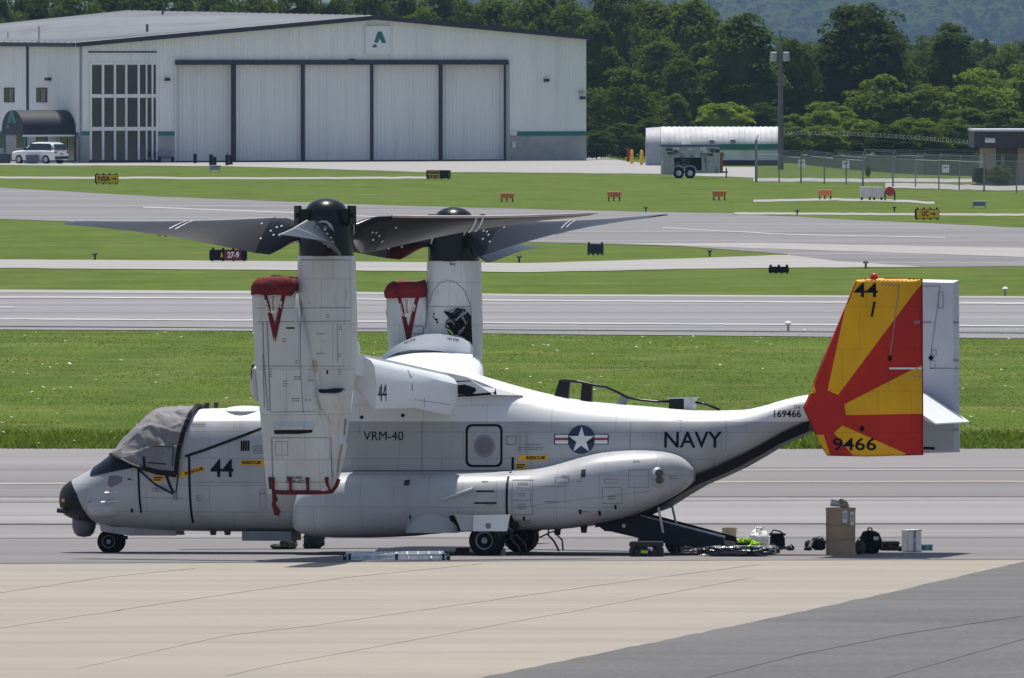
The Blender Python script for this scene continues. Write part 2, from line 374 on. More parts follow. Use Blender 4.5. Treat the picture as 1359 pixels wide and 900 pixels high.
band('taxiway', [(0, 249.5), (200, 261), (460, 271), (660, 277), (830, 281), (974, 283.5), (975, 284.5), (1359, 303)], [(0, 291), (85, 294), (200, 302), (400, 313), (683, 321), (900, 327), (1045, 338), (1046, 356), (1359, 354)], taxi, .02, rows=6, jag=.5, label='wide grey taxiway')
band('service_road', [(0, 345), (500, 348), (700, 350), (900, 344), (1045, 339), (1110, 347), (1220, 354.5)], [(0, 356.5), (500, 360), (700, 362), (900, 358), (1060, 356), (1220, 355)], light, .026, rows=3, jag=.4, x1=1220, label='narrow pale connecting road')
band('taxiway_shoulder', [(820, 324), (1000, 323), (1359, 330)], [(820, 324.4), (1000, 330), (1359, 342)], light, .03, x0=820, rows=2, jag=.4, label='pale strip beside the taxiway')
line('taxiway_marking', [(190, 275.5), (390, 283), (700, 298)], 1.1, paint, .034, 'white taxiway line')
line('taxiway_marking', [(880, 303), (1045, 312), (1255, 316)], .9, paint, .034, 'white taxiway line')
line('path', [(EXL, 235.5), (0, 236), (180, 236.5), (340, 237), (566, 236)], 2.6, light, .02, 'thin pale path across grass')
line('path', [(974, 283.5), (1359, 285.5), (EXR, 287)], 2.8, light, .02, 'thin pale path across grass')
line('gravel_patch', [(1000, 267), (1105, 265), (1200, 267), (1240, 270)], 3.0, light, .02, 'bare gravel strip in grass')
band('hangar_apron', [(0, 205), (778, 205), (830, 214), (900, 222)], [(0, 219.5), (300, 221), (560, 228.5), (860, 231), (1000, 236)], light, .02, x1=1003, rows=2, jag=.5, label='pale concrete apron before the hangar')
line('fence_road', [(1000, 238.5), (1120, 239.5), (1290, 240)], 4.5, light, .02, 'pale strip along fence')
line('fence_road', [(1175, 246), (1300, 249), (EXR, 256)], 6.5, light, .024, 'pale road by fence')

# grass blades and clover, uncountable
def tufts(name, Y0, Y1, hw, n, m, h0, h1, wd, seed, excl=None, label=None, fl=False):
    q = np.random.default_rng(seed); Y = Y0 + (Y1 - Y0) * q.random(n) ** 1.15; X = (q.random(n) * 2 - 1) * hw * (Y + 220) / 300
    if excl is not None: k = excl(X, Y); X, Y = X[k], Y[k]
    n = len(X); h = h0 + (h1 - h0) * q.random(n) * (0.7 + .3 * np.sin(X * .7 + Y * .31)); a = q.random(n) * math.pi; ww = wd * (.6 + .8 * q.random(n))
    z = np.interp(Y, PY_, PZ_); lean = (q.random((n, 2)) - .5) * h[:, None] * 2.6
    V = np.empty((n, 3, 3)); dx, dy = np.cos(a) * ww / 2, np.sin(a) * ww / 2
    zb = z + (h * .75 if fl else -.01)
    V[:, 0] = np.stack([X - dx, Y - dy, zb], 1); V[:, 1] = np.stack([X + dx, Y + dy, zb], 1)
    V[:, 2] = np.stack([X + lean[:, 0], Y + lean[:, 1], z + h], 1)
    me = bpy.data.meshes.new(name); me.from_pydata(V.reshape(-1, 3).tolist(), [], np.arange(3 * n).reshape(-1, 3).tolist()); me.materials.append(m)
    return tag(link(name, me), label, kind='stuff')
def leaf_mat(name, col, col2, tr=.55, sc=9, rv=.25):
    m = bpy.data.materials.new(name); m.use_nodes = True; n_ = m.node_tree.nodes; l_ = m.node_tree.links; n_.remove(n_['Principled BSDF']); out = n_['Material Output']
    tc_ = n_.new('ShaderNodeTexCoord'); nz = n_.new('ShaderNodeTexNoise'); nz.inputs['Scale'].default_value = sc; nz.inputs['Detail'].default_value = 3; l_.new(tc_.outputs['Object'], nz.inputs['Vector'])
    oi = n_.new('ShaderNodeObjectInfo'); rp = n_.new('ShaderNodeMapRange'); rp.inputs[1].default_value = .3; rp.inputs[2].default_value = .7; l_.new(nz.outputs[0], rp.inputs[0])
    mx_ = n_.new('ShaderNodeMix'); mx_.data_type = 'RGBA'; mx_.inputs[6].default_value = (*col2, 1); mx_.inputs[7].default_value = (*col, 1); l_.new(rp.outputs[0], mx_.inputs[0])
    hs = n_.new('ShaderNodeHueSaturation'); mr = n_.new('ShaderNodeMapRange'); mr.inputs[3].default_value = 1 - rv; mr.inputs[4].default_value = 1 + rv; l_.new(oi.outputs['Random'], mr.inputs[0]); l_.new(mr.outputs[0], hs.inputs['Value']); l_.new(mx_.outputs[2], hs.inputs['Color'])
    d = n_.new('ShaderNodeBsdfDiffuse'); t_ = n_.new('ShaderNodeBsdfTranslucent'); ms = n_.new('ShaderNodeMixShader'); ms.inputs[0].default_value = tr
    l_.new(hs.outputs[0], d.inputs[0]); l_.new(hs.outputs[0], t_.inputs[0]); l_.new(d.outputs[0], ms.inputs[1]); l_.new(t_.outputs[0], ms.inputs[2]); l_.new(ms.outputs[0], out.inputs[0]); return m
overlay(grass, (.150, .150, .048), 1.1, .52, .72, (.16, .30, 1), .6, detail=6)
overlay(grass, (.050, .082, .012), 1.9, .54, .70, (.22, .30, 1), .5, detail=6)
blade_m = leaf_mat('grass_blades', (.135, .190, .024), (.095, .145, .018), .55, .25, .02)
clover_m = mat('clover_flower', (.72, .72, .66), .8)
def near_edge(X, Y):
    P = 56 + F * 9.9 / (Y + 220); pxx = 679.5 + F * X / (Y + 220); ok = (Y < 160) | (P > 440.5 + pxx * .0085)
    e = np.array([G(680, 596).y])[0]; return Y > e + .3
yA = G(680, 597).y
tufts('grass', yA, 173, 26, 170000, blade_m, .012, .045, .05, 3, near_edge, 'short green grass between the apron and the runway')
tufts('grass', yA + .2, yA + 9, 26, 30000, blade_m, .10, .26, .07, 4, None, 'taller grass fringe along the apron edge')
tufts('clover', yA + 2, 172, 26, 800, clover_m, .08, .13, .09, 5, near_edge, 'white clover flowers scattered in the grass', True)
# ================================================================== THE AIRCRAFT
air = link('tiltrotor_aircraft', None); air.matrix_world = AIR
tag(air, 'white and grey navy tiltrotor aircraft with yellow and red tail fins parked on apron', 'aircraft')

# --- fuselage: stations measured on the centre plane (photo column, top, bottom, half width, squareness)
ST = [(79, 659, 668, .03, 2.0), (82, 650, 678, .22, 2.0), (88, 643, 684, .40, 2.1), (97, 637, 688, .58, 2.2), (110, 630, 691, .74, 2.3), (124, 622, 693, .86, 2.4), (143, 609, 697, .97, 2.5),
      (160, 594.5, 700, 1.03, 2.6), (180, 571.5, 702, 1.08, 2.8), (198, 554, 703, 1.11, 3.0), (215, 544.5, 704, 1.13, 3.2), (268, 542.5, 705, 1.17, 3.4), (345, 541, 706, 1.18, 3.4), (400, 538, 707, 1.18, 3.4),
      (440, 522, 707, 1.18, 3.3), (485, 497, 707, 1.18, 3.2), (525, 482, 707, 1.18, 3.2), (563, 480, 706, 1.18, 3.2), (600, 488, 706, 1.18, 3.3), (650, 502.5, 705, 1.18, 3.4), (690, 514, 704, 1.17, 3.5), (736, 525, 703, 1.15, 3.5),
      (780, 532.5, 697, 1.13, 3.5), (830, 537, 687, 1.10, 3.4), (860, 539.5, 677, 1.07, 3.3), (890, 542, 662, 1.03, 3.2), (910, 543.5, 647, .98, 3.2), (940, 545, 633, .91, 3.1), (987, 544, 611, .80, 3.0), (1013, 539, 597, .73, 2.9), (1040, 531, 581, .65, 2.8), (1072, 524, 565, .55, 2.7), (1120, 520, 556, .42, 2.6), (1160, 524, 548, .22, 2.5)]
sx = [L(s[0], s[1]).x for s in ST]; szt = [L(s[0], s[1]).z for s in ST]; szb = [L(s[0], s[2]).z for s in ST]; shw = [s[3] for s in ST]; sn = [s[4] for s in ST]
def fsec(x):
    return [float(pchip(sx, a, np.array([x]))[0]) for a in (szt, szb, shw, sn)]
def fpt(x, t, infl=0.0):
    zt, zb, hw, n_ = fsec(x); zc, hh = (zt + zb) / 2, (zt - zb) / 2
    return Vector((x, (hw + infl) * sgnpow(math.cos(t), 2 / n_), zc + (hh + infl) * sgnpow(math.sin(t), 2 / n_)))
def t_at(x, z):
    zt, zb, hw, n_ = fsec(x); zc, hh = (zt + zb) / 2, (zt - zb) / 2
    s_ = max(-1, min(1, (z - zc) / hh)); return math.asin(sgnpow(s_, n_ / 2))
NT = 44
xq = sorted(set([round(v, 4) for v in list(np.linspace(sx[0], sx[6], 16)) + list(np.linspace(sx[6], sx[-1], 90))]))
fb = MB(); fb.loft([[fpt(x, 2 * math.pi * k / NT) for k in range(NT)] for x in xq])
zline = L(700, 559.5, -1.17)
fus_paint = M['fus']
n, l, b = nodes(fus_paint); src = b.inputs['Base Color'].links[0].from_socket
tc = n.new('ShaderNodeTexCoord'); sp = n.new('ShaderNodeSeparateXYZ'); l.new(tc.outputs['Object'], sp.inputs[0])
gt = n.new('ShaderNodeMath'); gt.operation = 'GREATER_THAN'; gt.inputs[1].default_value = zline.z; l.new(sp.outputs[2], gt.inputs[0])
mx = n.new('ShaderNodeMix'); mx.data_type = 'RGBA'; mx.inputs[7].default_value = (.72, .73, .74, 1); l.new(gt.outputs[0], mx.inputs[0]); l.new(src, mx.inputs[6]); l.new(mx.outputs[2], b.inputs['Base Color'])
panels(fus_paint, 1.25, .52, .75, (.55, .55, .56), seed=.3)
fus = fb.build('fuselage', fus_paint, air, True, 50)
# --- sponsons
SP = [(386, 688, 702, .40), (389, 668, 705, .62), (394, 652, 707.5, .80), (402, 640, 710, .94), (420, 631, 712.5, 1.02), (445, 627, 714, 1.06), (480, 626, 714, 1.06), (540, 626, 712, 1.06), (580, 626, 708, 1.06), (640, 625.5, 705, 1.05), (700, 623, 703.5, 1.05),
      (725, 619, 703, 1.05), (747, 613, 702, 1.04), (773, 605.5, 698, 1.02), (800, 600, 693, .98), (840, 597.5, 682, .88), (870, 599, 669, .74), (890, 603, 658, .58), (905, 611, 648, .38), (915, 622, 638, .15)]
px_ = [L(s[0], s[1], -1.6).x for s in SP]; pzt = [L(s[0], s[1], -1.2).z for s in SP]; pzb = [L(s[0], s[2], -1.4).z for s in SP]; pw = [s[3] for s in SP]
def sponson(side):
    m_ = MB(); rings = []
    for x in list(np.linspace(px_[0], px_[4], 9)) + list(np.linspace(px_[4], px_[-4], 44))[1:] + list(np.linspace(px_[-4], px_[-1], 9))[1:]:
        zt, zb, w_ = [float(pchip(px_, a, np.array([x]))[0]) for a in (pzt, pzb, pw)]; zc, hh = (zt + zb) / 2, (zt - zb) / 2; r = []
        for k in range(25):
            t = -math.pi / 2 + math.pi * k / 24
            r.append((x, side * (1.0 + w_ * abs(math.cos(t)) ** (2 / 3.4)), zc + hh * sgnpow(math.sin(t), 2 / 2.7)))
        r += [(x, side * .8, zc + hh * .98), (x, side * .8, zc - hh * .98)]
        rings.append(r)
    m_.loft(rings); return m_
sb = sponson(-1)
sp_paint = mat('sponson_paint', (.44, .45, .47), .38, .07, 1.0, (.3, 1, 1), spec=.5); overlay(sp_paint, (.29, .285, .28), 1.8, .52, .76, (.9, 1, .20), .6); overlay(sp_paint, (.22, .22, .225), 7, .66, .80, (1, 1, .5), .45)
panels(sp_paint, .95, .62, .7, (.55, .55, .56), seed=1.3)
sb.build('sponson', sp_paint, air, True, 60); sponson(1).build('sponson', sp_paint, air, True, 60)
both = MB(); both.add(fb.v, fb.f); both.add(sb.v, sb.f); BV = both.bvh()
# --- nose cone, windscreen (patches that follow the fuselage form)
def patch(xa, xb, tlo, infl, nu, nv, wr=None):
    """tlo(x): lower edge angle; covers from port lower edge over the top to starboard; xa/xb may depend on v"""
    m_ = MB()
    for i in range(nu + 1):
        for j in range(nv + 1):
            v = j / nv; s_ = 1 - abs(2 * v - 1)
            x = xa(s_) + (xb(s_) - xa(s_)) * i / nu; t0 = tlo(x)
            t = (math.pi - t0) + (t0 - (math.pi - t0)) * v
            p = fpt(x, t, infl + (wr(x, t, i / nu, s_) if wr else 0)); m_.v.append(tuple(p))
    m_.f = [(i * (nv + 1) + j, i * (nv + 1) + j + 1, (i + 1) * (nv + 1) + j + 1, (i + 1) * (nv + 1) + j) for i in range(nu) for j in range(nv)]; m_.m = [0] * len(m_.f)
    return m_
xtop, xbot = L(97, 637).x, L(131, 694).x
nb = MB(); rings = []
for i in range(15):
    r = []
    for k in range(NT):
        t = 2 * math.pi * k / NT; q_ = fpt((xtop + xbot) / 2, t); e = xbot + (xtop - xbot) * (.5 + .5 * math.sin(t))
        r.append(fpt(sx[0] + (e - sx[0]) * (i / 14) ** 1.3, t, .006))
    rings.append(r)
nb.loft(rings, 0, False); nb.build('nose_cone', M['matte'], air, True)
wl = [(L(a, c, -.9).x, L(a, c, -.9).z) for a, c in ((121, 632), (142, 628), (182, 620.5), (240, 620))]
xw0, xw1 = L(121, 632, -.6).x, L(183, 620, -.9).x
patch(lambda s_: xw0, lambda s_: xw1, lambda x: t_at(x, interp(wl, x)), .012, 14, 24).build('windscreen', mat('windscreen_black', (.008, .009, .016), .4, .2, 3, spec=.12), air, True)
# --- cockpit cover (a thing of its own, draped over the nose)
hem = [(L(a, c, -1.0).x, L(a, c, -1.0).z) for a, c in ((146, 607), (160, 612), (182, 619.5), (213, 626.5), (236, 629), (270, 629))]
xc0, xa_lo, xa_hi = L(150, 604, -.4).x, L(236, 629, -1.1).x, L(268, 541, 0).x
cov = link('cockpit_cover', None); cov.matrix_world = AIR
tag(cov, 'grey cloth cover with black hem draped over the aircraft windscreen', 'cover')
def wr(x, t, u, s_):
    q = Vector((x * 1.5, math.cos(t) * 2.0, math.sin(t) * 2.2))
    crease = sum(.55 * a_ * max(0, 1 - abs(noise.noise(Vector((x * fx + math.sin(t) * fs + o_, math.cos(t) * fc, math.sin(t) * fs2 + o_)))) * sh_) for a_, fx, fs, fc, fs2, sh_, o_ in ((.050, 1.0, 1.6, 1.4, 1.0, 5, 0), (.034, 2.4, 1.2, 2.6, 2.2, 5, 7), (.020, 4.5, 3.5, 4, 4, 4, 3)))
    return .012 + crease + .03 * abs(noise.noise(Vector((x * 1.1 + math.sin(t) * .9, math.cos(t), math.sin(t) * .8)) * 1.3)) + .03 * abs(noise.noise(Vector((x * 3 + math.sin(t) * 3.2, math.cos(t) * 1.2, math.sin(t) * 1.1)))) + .02 * math.sin(11 * s_ + 5 * x) * (1 - u) + (.05 * (1 - s_) if s_ < .15 else 0)
cv = patch(lambda s_: xc0 + .10 * s_, lambda s_: xa_lo + (xa_hi - xa_lo) * min(1, s_ * 1.35) ** .9, lambda x: t_at(x, interp(hem, x)), .0, 88, 120, wr)
cv.build('cloth', M['tarp'], cov, True, 70)
nv1 = 121
hm = MB()
hm.tube([Vector(cv.v[i * nv1]) + Vector((0, -.01, 0)) for i in range(0, 89)], [.026 + .0004 * i for i in range(89)], 5)
hm.tube([Vector(cv.v[88 * nv1 + j]) for j in range(0, 121)], .048, 5)
hm.tube([Vector(cv.v[i * nv1 + 120]) for i in range(0, 89)], .035, 5)
hm.build('hem', M['signblack'], cov, True)
CB = cv.bvh()
decal('stitching', stroke([(190, 592), (230, 592), (230, 618)], -1.2, .018) + stroke([(191, 607), (192, 618)], -1.2, .05) + stroke([(197, 614), (222, 616)], -1.2, .02), M['signblack'], CB, cov, .012)
decal('tie_strap', stroke([(181, 621), (206, 643), (231, 656)], -1.15, .035) + stroke([(219, 626), (226, 645), (232, 657)], -1.15, .05) + stroke([(237, 628), (235, 645), (233, 657)], -1.15, .025) + stroke([(247, 605.5), (270, 598), (300, 587), (350, 568)], -1.15, .05), M['signblack'], BV, cov, .02)
decal('strap_anchor', [poly([(230, 654), (235, 654), (236, 663), (229, 663)], -1.15)], M['grey'], BV, cov, .024)

# --- lettering and marks on the port side
Y1 = -1.17
decal('lettering', [textpx('44', 279.5, 610, 310, 633, Y1, .016)], M['ink'], BV, air)
decal('lettering', [textpx('VRM-40', 482.5, 572.5, 535.5, 584.5, Y1, 0)], M['ink'], BV, air)
decal('lettering', [textpx('NAVY', 880, 573, 955, 594.5, Y1, .012)], M['ink'], BV, air)
decal('lettering', [textpx('169466', 1028.5, 544.5, 1063.5, 554, -.5, .012)], M['ink'], BV, air)
decal('lettering', [textpx('YD2', 1054, 538, 1063, 542, -.5, .0)], M['ink'], BV, air)
ic = (771, 583.5)
decal('national_insignia', [poly(ell(*ic, 18.2, 19.2, 40), Y1), poly([(735, 576), (807, 576), (807, 590), (735, 590)], Y1)], M['navy'], BV, air, .006)
star = []
for k in range(10):
    a = -math.pi / 2 + k * math.pi / 5; r = 17.6 if k % 2 == 0 else 6.9; star.append((ic[0] + r * math.cos(a), ic[1] + 1.0 + r * 1.03 * math.sin(a)))
decal('national_insignia', [poly(star, Y1)] + [poly([(a, c), (b_, c), (b_, c + 5.6), (a, c + 5.6)], Y1) for a, b_ in ((736.5, 753.5), (788.5, 805.5)) for c in (577.3, 583.4)], M['inswhite'], BV, air, .010)
decal('national_insignia', [poly([(a, 581.2), (b_, 581.2), (b_, 584.6), (a, 584.6)], Y1) for a, b_ in ((736.5, 753.5), (788.5, 805.5))], M['insred'], BV, air, .014)
def arrow(x0, y0, x1, y1, hw, head):
    """rescue arrow with its tip at x0,y0"""
    t = Vector((x1 - x0, y1 - y0)); ln = t.length; t /= ln; n_ = Vector((-t.y, t.x)); o = Vector((x0, y0))
    P_ = lambda a, c: tuple(o + t * a + n_ * c)
    return [P_(0, 0), P_(head, hw * 1.7), P_(head, hw), P_(ln, hw), P_(ln, -hw), P_(head, -hw), P_(head, -hw * 1.7)]
for (x0, y0, x1, y1) in ((236, 632, 271, 621), (357, 614, 320, 614), (686, 608, 726, 607.5)):
    decal('rescue_arrow', [poly(arrow(x0, y0, x1, y1, 3.4, 9), Y1)], M['rescue'], BV, air, .008)
    a = math.atan2(y1 - y0, x1 - x0); a = a if abs(a) < 1.6 else a - math.copysign(math.pi, a); cx, cy = x0 + (x1 - x0) * .62, y0 + (y1 - y0) * .62
    decal('lettering', [textpx('RESCUE', cx - 12.5, cy - 2.2, cx + 12.5, cy + 2.2, Y1, .04, a)], M['ink'], BV, air, .012)
decal('rescue_placard', [poly([(202, 632), (217, 631), (217, 639), (202, 640)], Y1), poly([(684, 615), (698, 614.5), (698, 622), (684, 622.5)], Y1)], M['rescue'], BV, air, .008)
decal('placard_text', sum([stroke([(a, c), (a + w_, c)], Y1, .025) for a, c, w_ in ((204, 634, 11), (204, 637, 9), (686, 617, 10), (686, 620, 8))], []), M['ink'], BV, air, .012)
decal('vent_grille', [poly([(319.5 + i * 3.0, 585), (321.9 + i * 3.0, 585), (321.9 + i * 3.0, 598.5), (319.5 + i * 3.0, 598.5)], Y1) for i in range(4)], M['ink'], BV, air, .008)
# crew window, nose window, nose details
decal('nose_window', [poly([(144, 640), (146, 632), (156, 631), (164, 633), (164, 639), (156, 643), (149, 647), (145, 645)], -.95)], M['purple'], BV, air, .008)
def rrect(x0, y0, x1, y1, r):
    o = []
    for cx, cy, a0 in ((x1 - r, y0 + r, -90), (x1 - r, y1 - r, 0), (x0 + r, y1 - r, 90), (x0 + r, y0 + r, 180)):
        for k in range(6): a = R(a0 + 18 * k); o.append((cx + r * math.cos(a), cy + r * math.sin(a)))
    return o
ro, ri = rrect(618, 563, 667, 620, 8), rrect(621, 566, 664, 617, 6.5)
ringp = [(PX([ro[k], ro[(k + 1) % 24], ri[(k + 1) % 24], ri[k]], Y1), [(0, 1, 2, 3)]) for k in range(24)]
decal('door_outline', ringp, M['ink'], BV, air, .007)
decal('door_window', [poly(ell(643, 592, 10.2, 11.6), Y1)], M['purple'], BV, air, .010)
decal('window_ring', [(PX([(643 + 13.5 * math.cos(a), 592 + 15 * math.sin(a)), (643 + 13.5 * math.cos(c), 592 + 15 * math.sin(c)), (643 + 11 * math.cos(c), 592 + 12.4 * math.sin(c)), (643 + 11 * math.cos(a), 592 + 12.4 * math.sin(a))], Y1), [(0, 1, 2, 3)]) for a, c in ((k * math.pi / 12, (k + 1) * math.pi / 12) for k in range(24))], M['grey'], BV, air, .009)
# seams
dark = stroke([(251, 607), (251.5, 640), (253, 693)], Y1, .045) + stroke([(183, 624), (183.5, 645), (185, 680)], Y1, .04) + stroke([(673, 628), (673, 684)], -2.0, .045) + stroke([(460, 625.5), (672, 625.5)], -2.0, .012)
decal('panel_tape', dark, M['ink'], BV, air, .010)
fl = []
for (a, c, d_, e) in ((690, 575, 690, 600), (835, 560, 835, 597), (960, 560, 960, 600), (560, 560, 560, 625), (430, 560, 430, 620)): fl += stroke([(a, c), (d_, e)], Y1, .012)
for (x0, y0, x1, y1) in ((681, 637, 708, 683), (834, 624, 859, 647), (800, 647, 825, 668), (738, 633, 756, 641), (803, 636, 820, 641)): fl += rectline(x0, y0, x1, y1, -1.9, .012)
fl += stroke([(681, 664), (708, 664)], -1.9, .012) + stroke([(709, 646), (756, 645)], -1.9, .012) + stroke([(683, 674), (860, 652)], -1.9, .008)
fl += stroke([(255, 640), (345, 640)], Y1, .008) + stroke([(186, 660), (250, 662)], -1.0, .008) + rectline(672, 579, 685, 590, Y1, .02) + rectline(345, 650, 352, 676, Y1, .01)
decal('panel_seams', fl, M['faint'], BV, air, .006)
tx = []
q = random.Random(5)
def marks(cx, cy, w_, rows, yl, pitch=3.0, wd=.018):
    o = []
    for r_ in range(rows):
        x = cx - w_ / 2
        while x < cx + w_ / 2:
            s_ = q.uniform(1.5, 5); o += stroke([(x, cy + r_ * pitch), (min(x + s_, cx + w_ / 2), cy + r_ * pitch)], yl, wd); x += s_ + 1.2
    return o
for (cx, cy, w_, rr, yl) in ((706, 590, 22, 1, Y1), (704, 594, 34, 2, Y1), (344, 592, 16, 4, Y1), (264, 562, 18, 2, -1.0), (215, 646, 18, 3, Y1), (695, 641, 14, 2, -1.9), (694, 655, 8, 2, -1.9), (694, 669, 10, 3, -1.9), (732, 666, 16, 1, -1.9), (752, 632, 10, 1, -1.9), (777, 679, 10, 1, -1.9), (652, 670, 10, 1, -1.9), (644, 639, 8, 1, -1.9), (348, 655, 8, 1, Y1), (770, 639, 5, 1, -1.9), (812, 659, 10, 2, -1.9), (895, 632, 8, 2, -1.4), (697, 691, 14, 2, -1.9), (205, 648, 8, 2, Y1), (263, 658, 6, 3, Y1), (845, 612, 8, 1, -1.7)):
    tx += marks(cx, cy, w_, rr, yl)
decal('stencil_marks', tx, M['faint'], BV, air, .009)
decal('stencil_marks', marks(646, 667.5, 28, 1, -1.9, 3, .035) + stroke([(634, 652), (657, 652)], -1.9, .03) + stroke([(696, 686), (696, 690)], -1.9, .04) + stroke([(770.5, 677), (770.5, 681)], -1.9, .05) + stroke([(795, 679), (795, 683)], -1.9, .05) + stroke([(816, 671), (816, 675)], -1.9, .04) + stroke([(680.5, 608), (680.5, 622)], Y1, .05) + stroke([(546, 684), (546, 688)], -1.9, .03), M['ink'], BV, air, .009)
decal('small_window', [poly([(537, 638), (544, 637), (544, 644), (537, 645)], -1.9), poly([(773, 624), (779, 623), (779, 633), (773, 634)], -1.8)], M['dark'], BV, air, .010)
decal('rivet_hole', [poly(ell(480, 554, 2.4, 2.4, 10), Y1), poly(ell(534.5, 551.5, 2.6, 2.6, 10), Y1), poly(ell(175, 677, 1.6, 3.2, 8), -1.0), poly(ell(121, 666, 1.3, 1.6, 8), -.8), poly(ell(121, 675, 2.4, 3.6, 8), -.8), poly(ell(173, 636, 2.4, 1.2, 8), -1.0)], M['ink'], BV, air, .010)
decal('nose_mark', [poly([(83.5, 662), (89, 662), (89, 666), (83.5, 666)], -.3)], M['rescue'], nb.bvh(), air, .008)
# --- nose pitot, probes, chin turret, blisters
m_ = MB(); p0 = L(93, 679, -.45); p1 = L(76, 677, -.45); m_.tube([p0, p1], .05, 8); m_.build('pitot_probe', M['dark'], air, True)
m_ = MB(); c0 = L(111.5, 694, 0)
prof = [(.0, .0), (.13, .02), (.20, .09), (.235, .2), (.235, .36), (.20, .45)]
m_.loft([[(c0.x + r * math.cos(2 * math.pi * k / 16), r * math.sin(2 * math.pi * k / 16), L(111, 713).z + h) for k in range(16)] for r, h in prof]); m_.build('sensor_turret', mat('turret_grey', (.12, .125, .15), .45), air, True, 60)
def blister(name, px0, px1, py0, py1, yc, ry, m, n=(14, 10), sq=2.2, zmin=-99):
    a, b_ = L(px0, py0, yc), L(px1, py1, yc); cx, cz, rx, rz = (a.x + b_.x) / 2, (a.z + b_.z) / 2, abs(b_.x - a.x) / 2, abs(a.z - b_.z) / 2
    m_ = MB(); rings = []
    for i in range(n[0] + 1):
        u = -math.pi / 2 + math.pi * i / n[0]
        rings.append([(cx + rx * sgnpow(math.sin(u), 2 / sq), yc + ry * abs(math.cos(u)) ** (2 / sq) * sgnpow(math.cos(2 * math.pi * k / n[1]), 2 / sq), max(zmin, cz + rz * abs(math.cos(u)) ** (2 / sq) * sgnpow(math.sin(2 * math.pi * k / n[1]), 2 / sq))) for k in range(n[1])])
    m_.loft(rings); return m_.build(name, m, air, True, 60)
blister('sensor_fairing', 118, 166, 660, 687, -.72, .30, sp_paint, sq=3)
for (a, c, d_, e) in ((139, 654.5, 160, 653), (134, 667, 158, 664.5)):
    m_ = MB(); p0, p1 = L(a, c, -1.08), L(d_, e, -1.02); m_.tube([p0, p1], .022, 6); m_.box(p1 + Vector((0, .06, 0)), (.16, .12, .05)); m_.build('air_data_probe', M['alu'], air)
blister('gear_fairing', 538, 608, 672, 745, -1.86, .27, sp_paint, (18, 22), 2.0, L(570, 707, -1.8).z)
blister('sensor_mount', 866, 881, 618, 649, -1.48, .34, sp_paint, (12, 12), 3)
for cy in (628, 637):
    m_ = MB(); p = L(875, cy, -1.80); m_.tube([p + Vector((0, .1, 0)), p + Vector((0, -.03, 0))], .075, 12); m_.build('sensor_lens', M['window'], air, True)
# strake on sponson
m_ = MB(); a, b_ = L(585, 662, -2.05), L(628, 648, -2.05); m_.prism([a + Vector((0, .1, .03)), b_ + Vector((0, .1, .03)), b_ + Vector((0, -.16, 0)), a + Vector((0, -.05, 0))], (0, 0, 0), (0, 0, -.035)); m_.build('strake', M['alu'], air)
# belly: gear door of nose wheel, hanging hatch, drain masts
m_ = MB(); P_ = [L(a, c, -.42) for a, c in ((132, 695), (150, 699), (233, 704), (234, 711), (172, 711), (134, 705))]; m_.prism(P_, (0, -.02, 0), (0, .03, 0)); m_.prism([p + Vector((0, .84, 0)) for p in P_], (0, -.02, 0), (0, .03, 0)); m_.build('nose_gear_door', M['fus'], air)
m_ = MB(); a, b_ = L(321, 705, -.9), L(386, 718, -.9); m_.box(((a.x + b_.x) / 2, -.35, (a.z + b_.z) / 2), (b_.x - a.x, 1.1, a.z - b_.z)); m_.build('belly_hatch', M['grey'], air)
m_ = MB()
for a, c, h in ((740, 702, 7), (775, 699, 7), (283, 705, 4), (302, 705, 4)): p = L(a, c, -.8); m_.box(p + Vector((0, 0, -h / 140)), (.10, .06, h / 69 + .04), taper=1.3)
m_.build('drain_mast', M['dark'], air)
# main gear: open door, wheel wells, wheels
m_ = MB()
m_.prism([L(a, c, -2.42) for a, c in ((629, 684), (677, 683), (673, 705), (628, 705))], (0, -.04, 0), (0, .02, 0)); m_.build('gear_door', M['white'], air)
m_ = MB(); m_.prism([L(a, c, -2.36) for a, c in ((604, 683), (629, 684), (628, 704.5), (612, 704.5))], (0, -.03, 0), (0, .02, 0)); m_.build('gear_door', sp_paint, air)
decal('wheel_well', [poly([(596, 684), (603, 684), (611, 705), (606, 705), (600, 698)], -2.0), poly([(677, 684), (680, 684), (683, 703), (680, 707), (674, 707)], -2.0)], M['signblack'], BV, air, .012)
decal('door_mark', [poly(ell(648, 698, 4, 4, 14), -2.46)], M['grey'], MB().prism([L(a, c, -2.42) for a, c in ((629, 684), (677, 683), (673, 705), (628, 705))], (0, -.04, 0), (0, .02, 0)).bvh(), air, .004)
m_ = MB(); a = L(642, 700, -2.2); m_.box((a.x + .15, -1.75, a.z + .05), (.95, .55, .12)); m_.box((a.x + .15, 1.75, a.z + .05), (.95, .55, .12)); m_.build('wheel_well', M['signblack'], air)
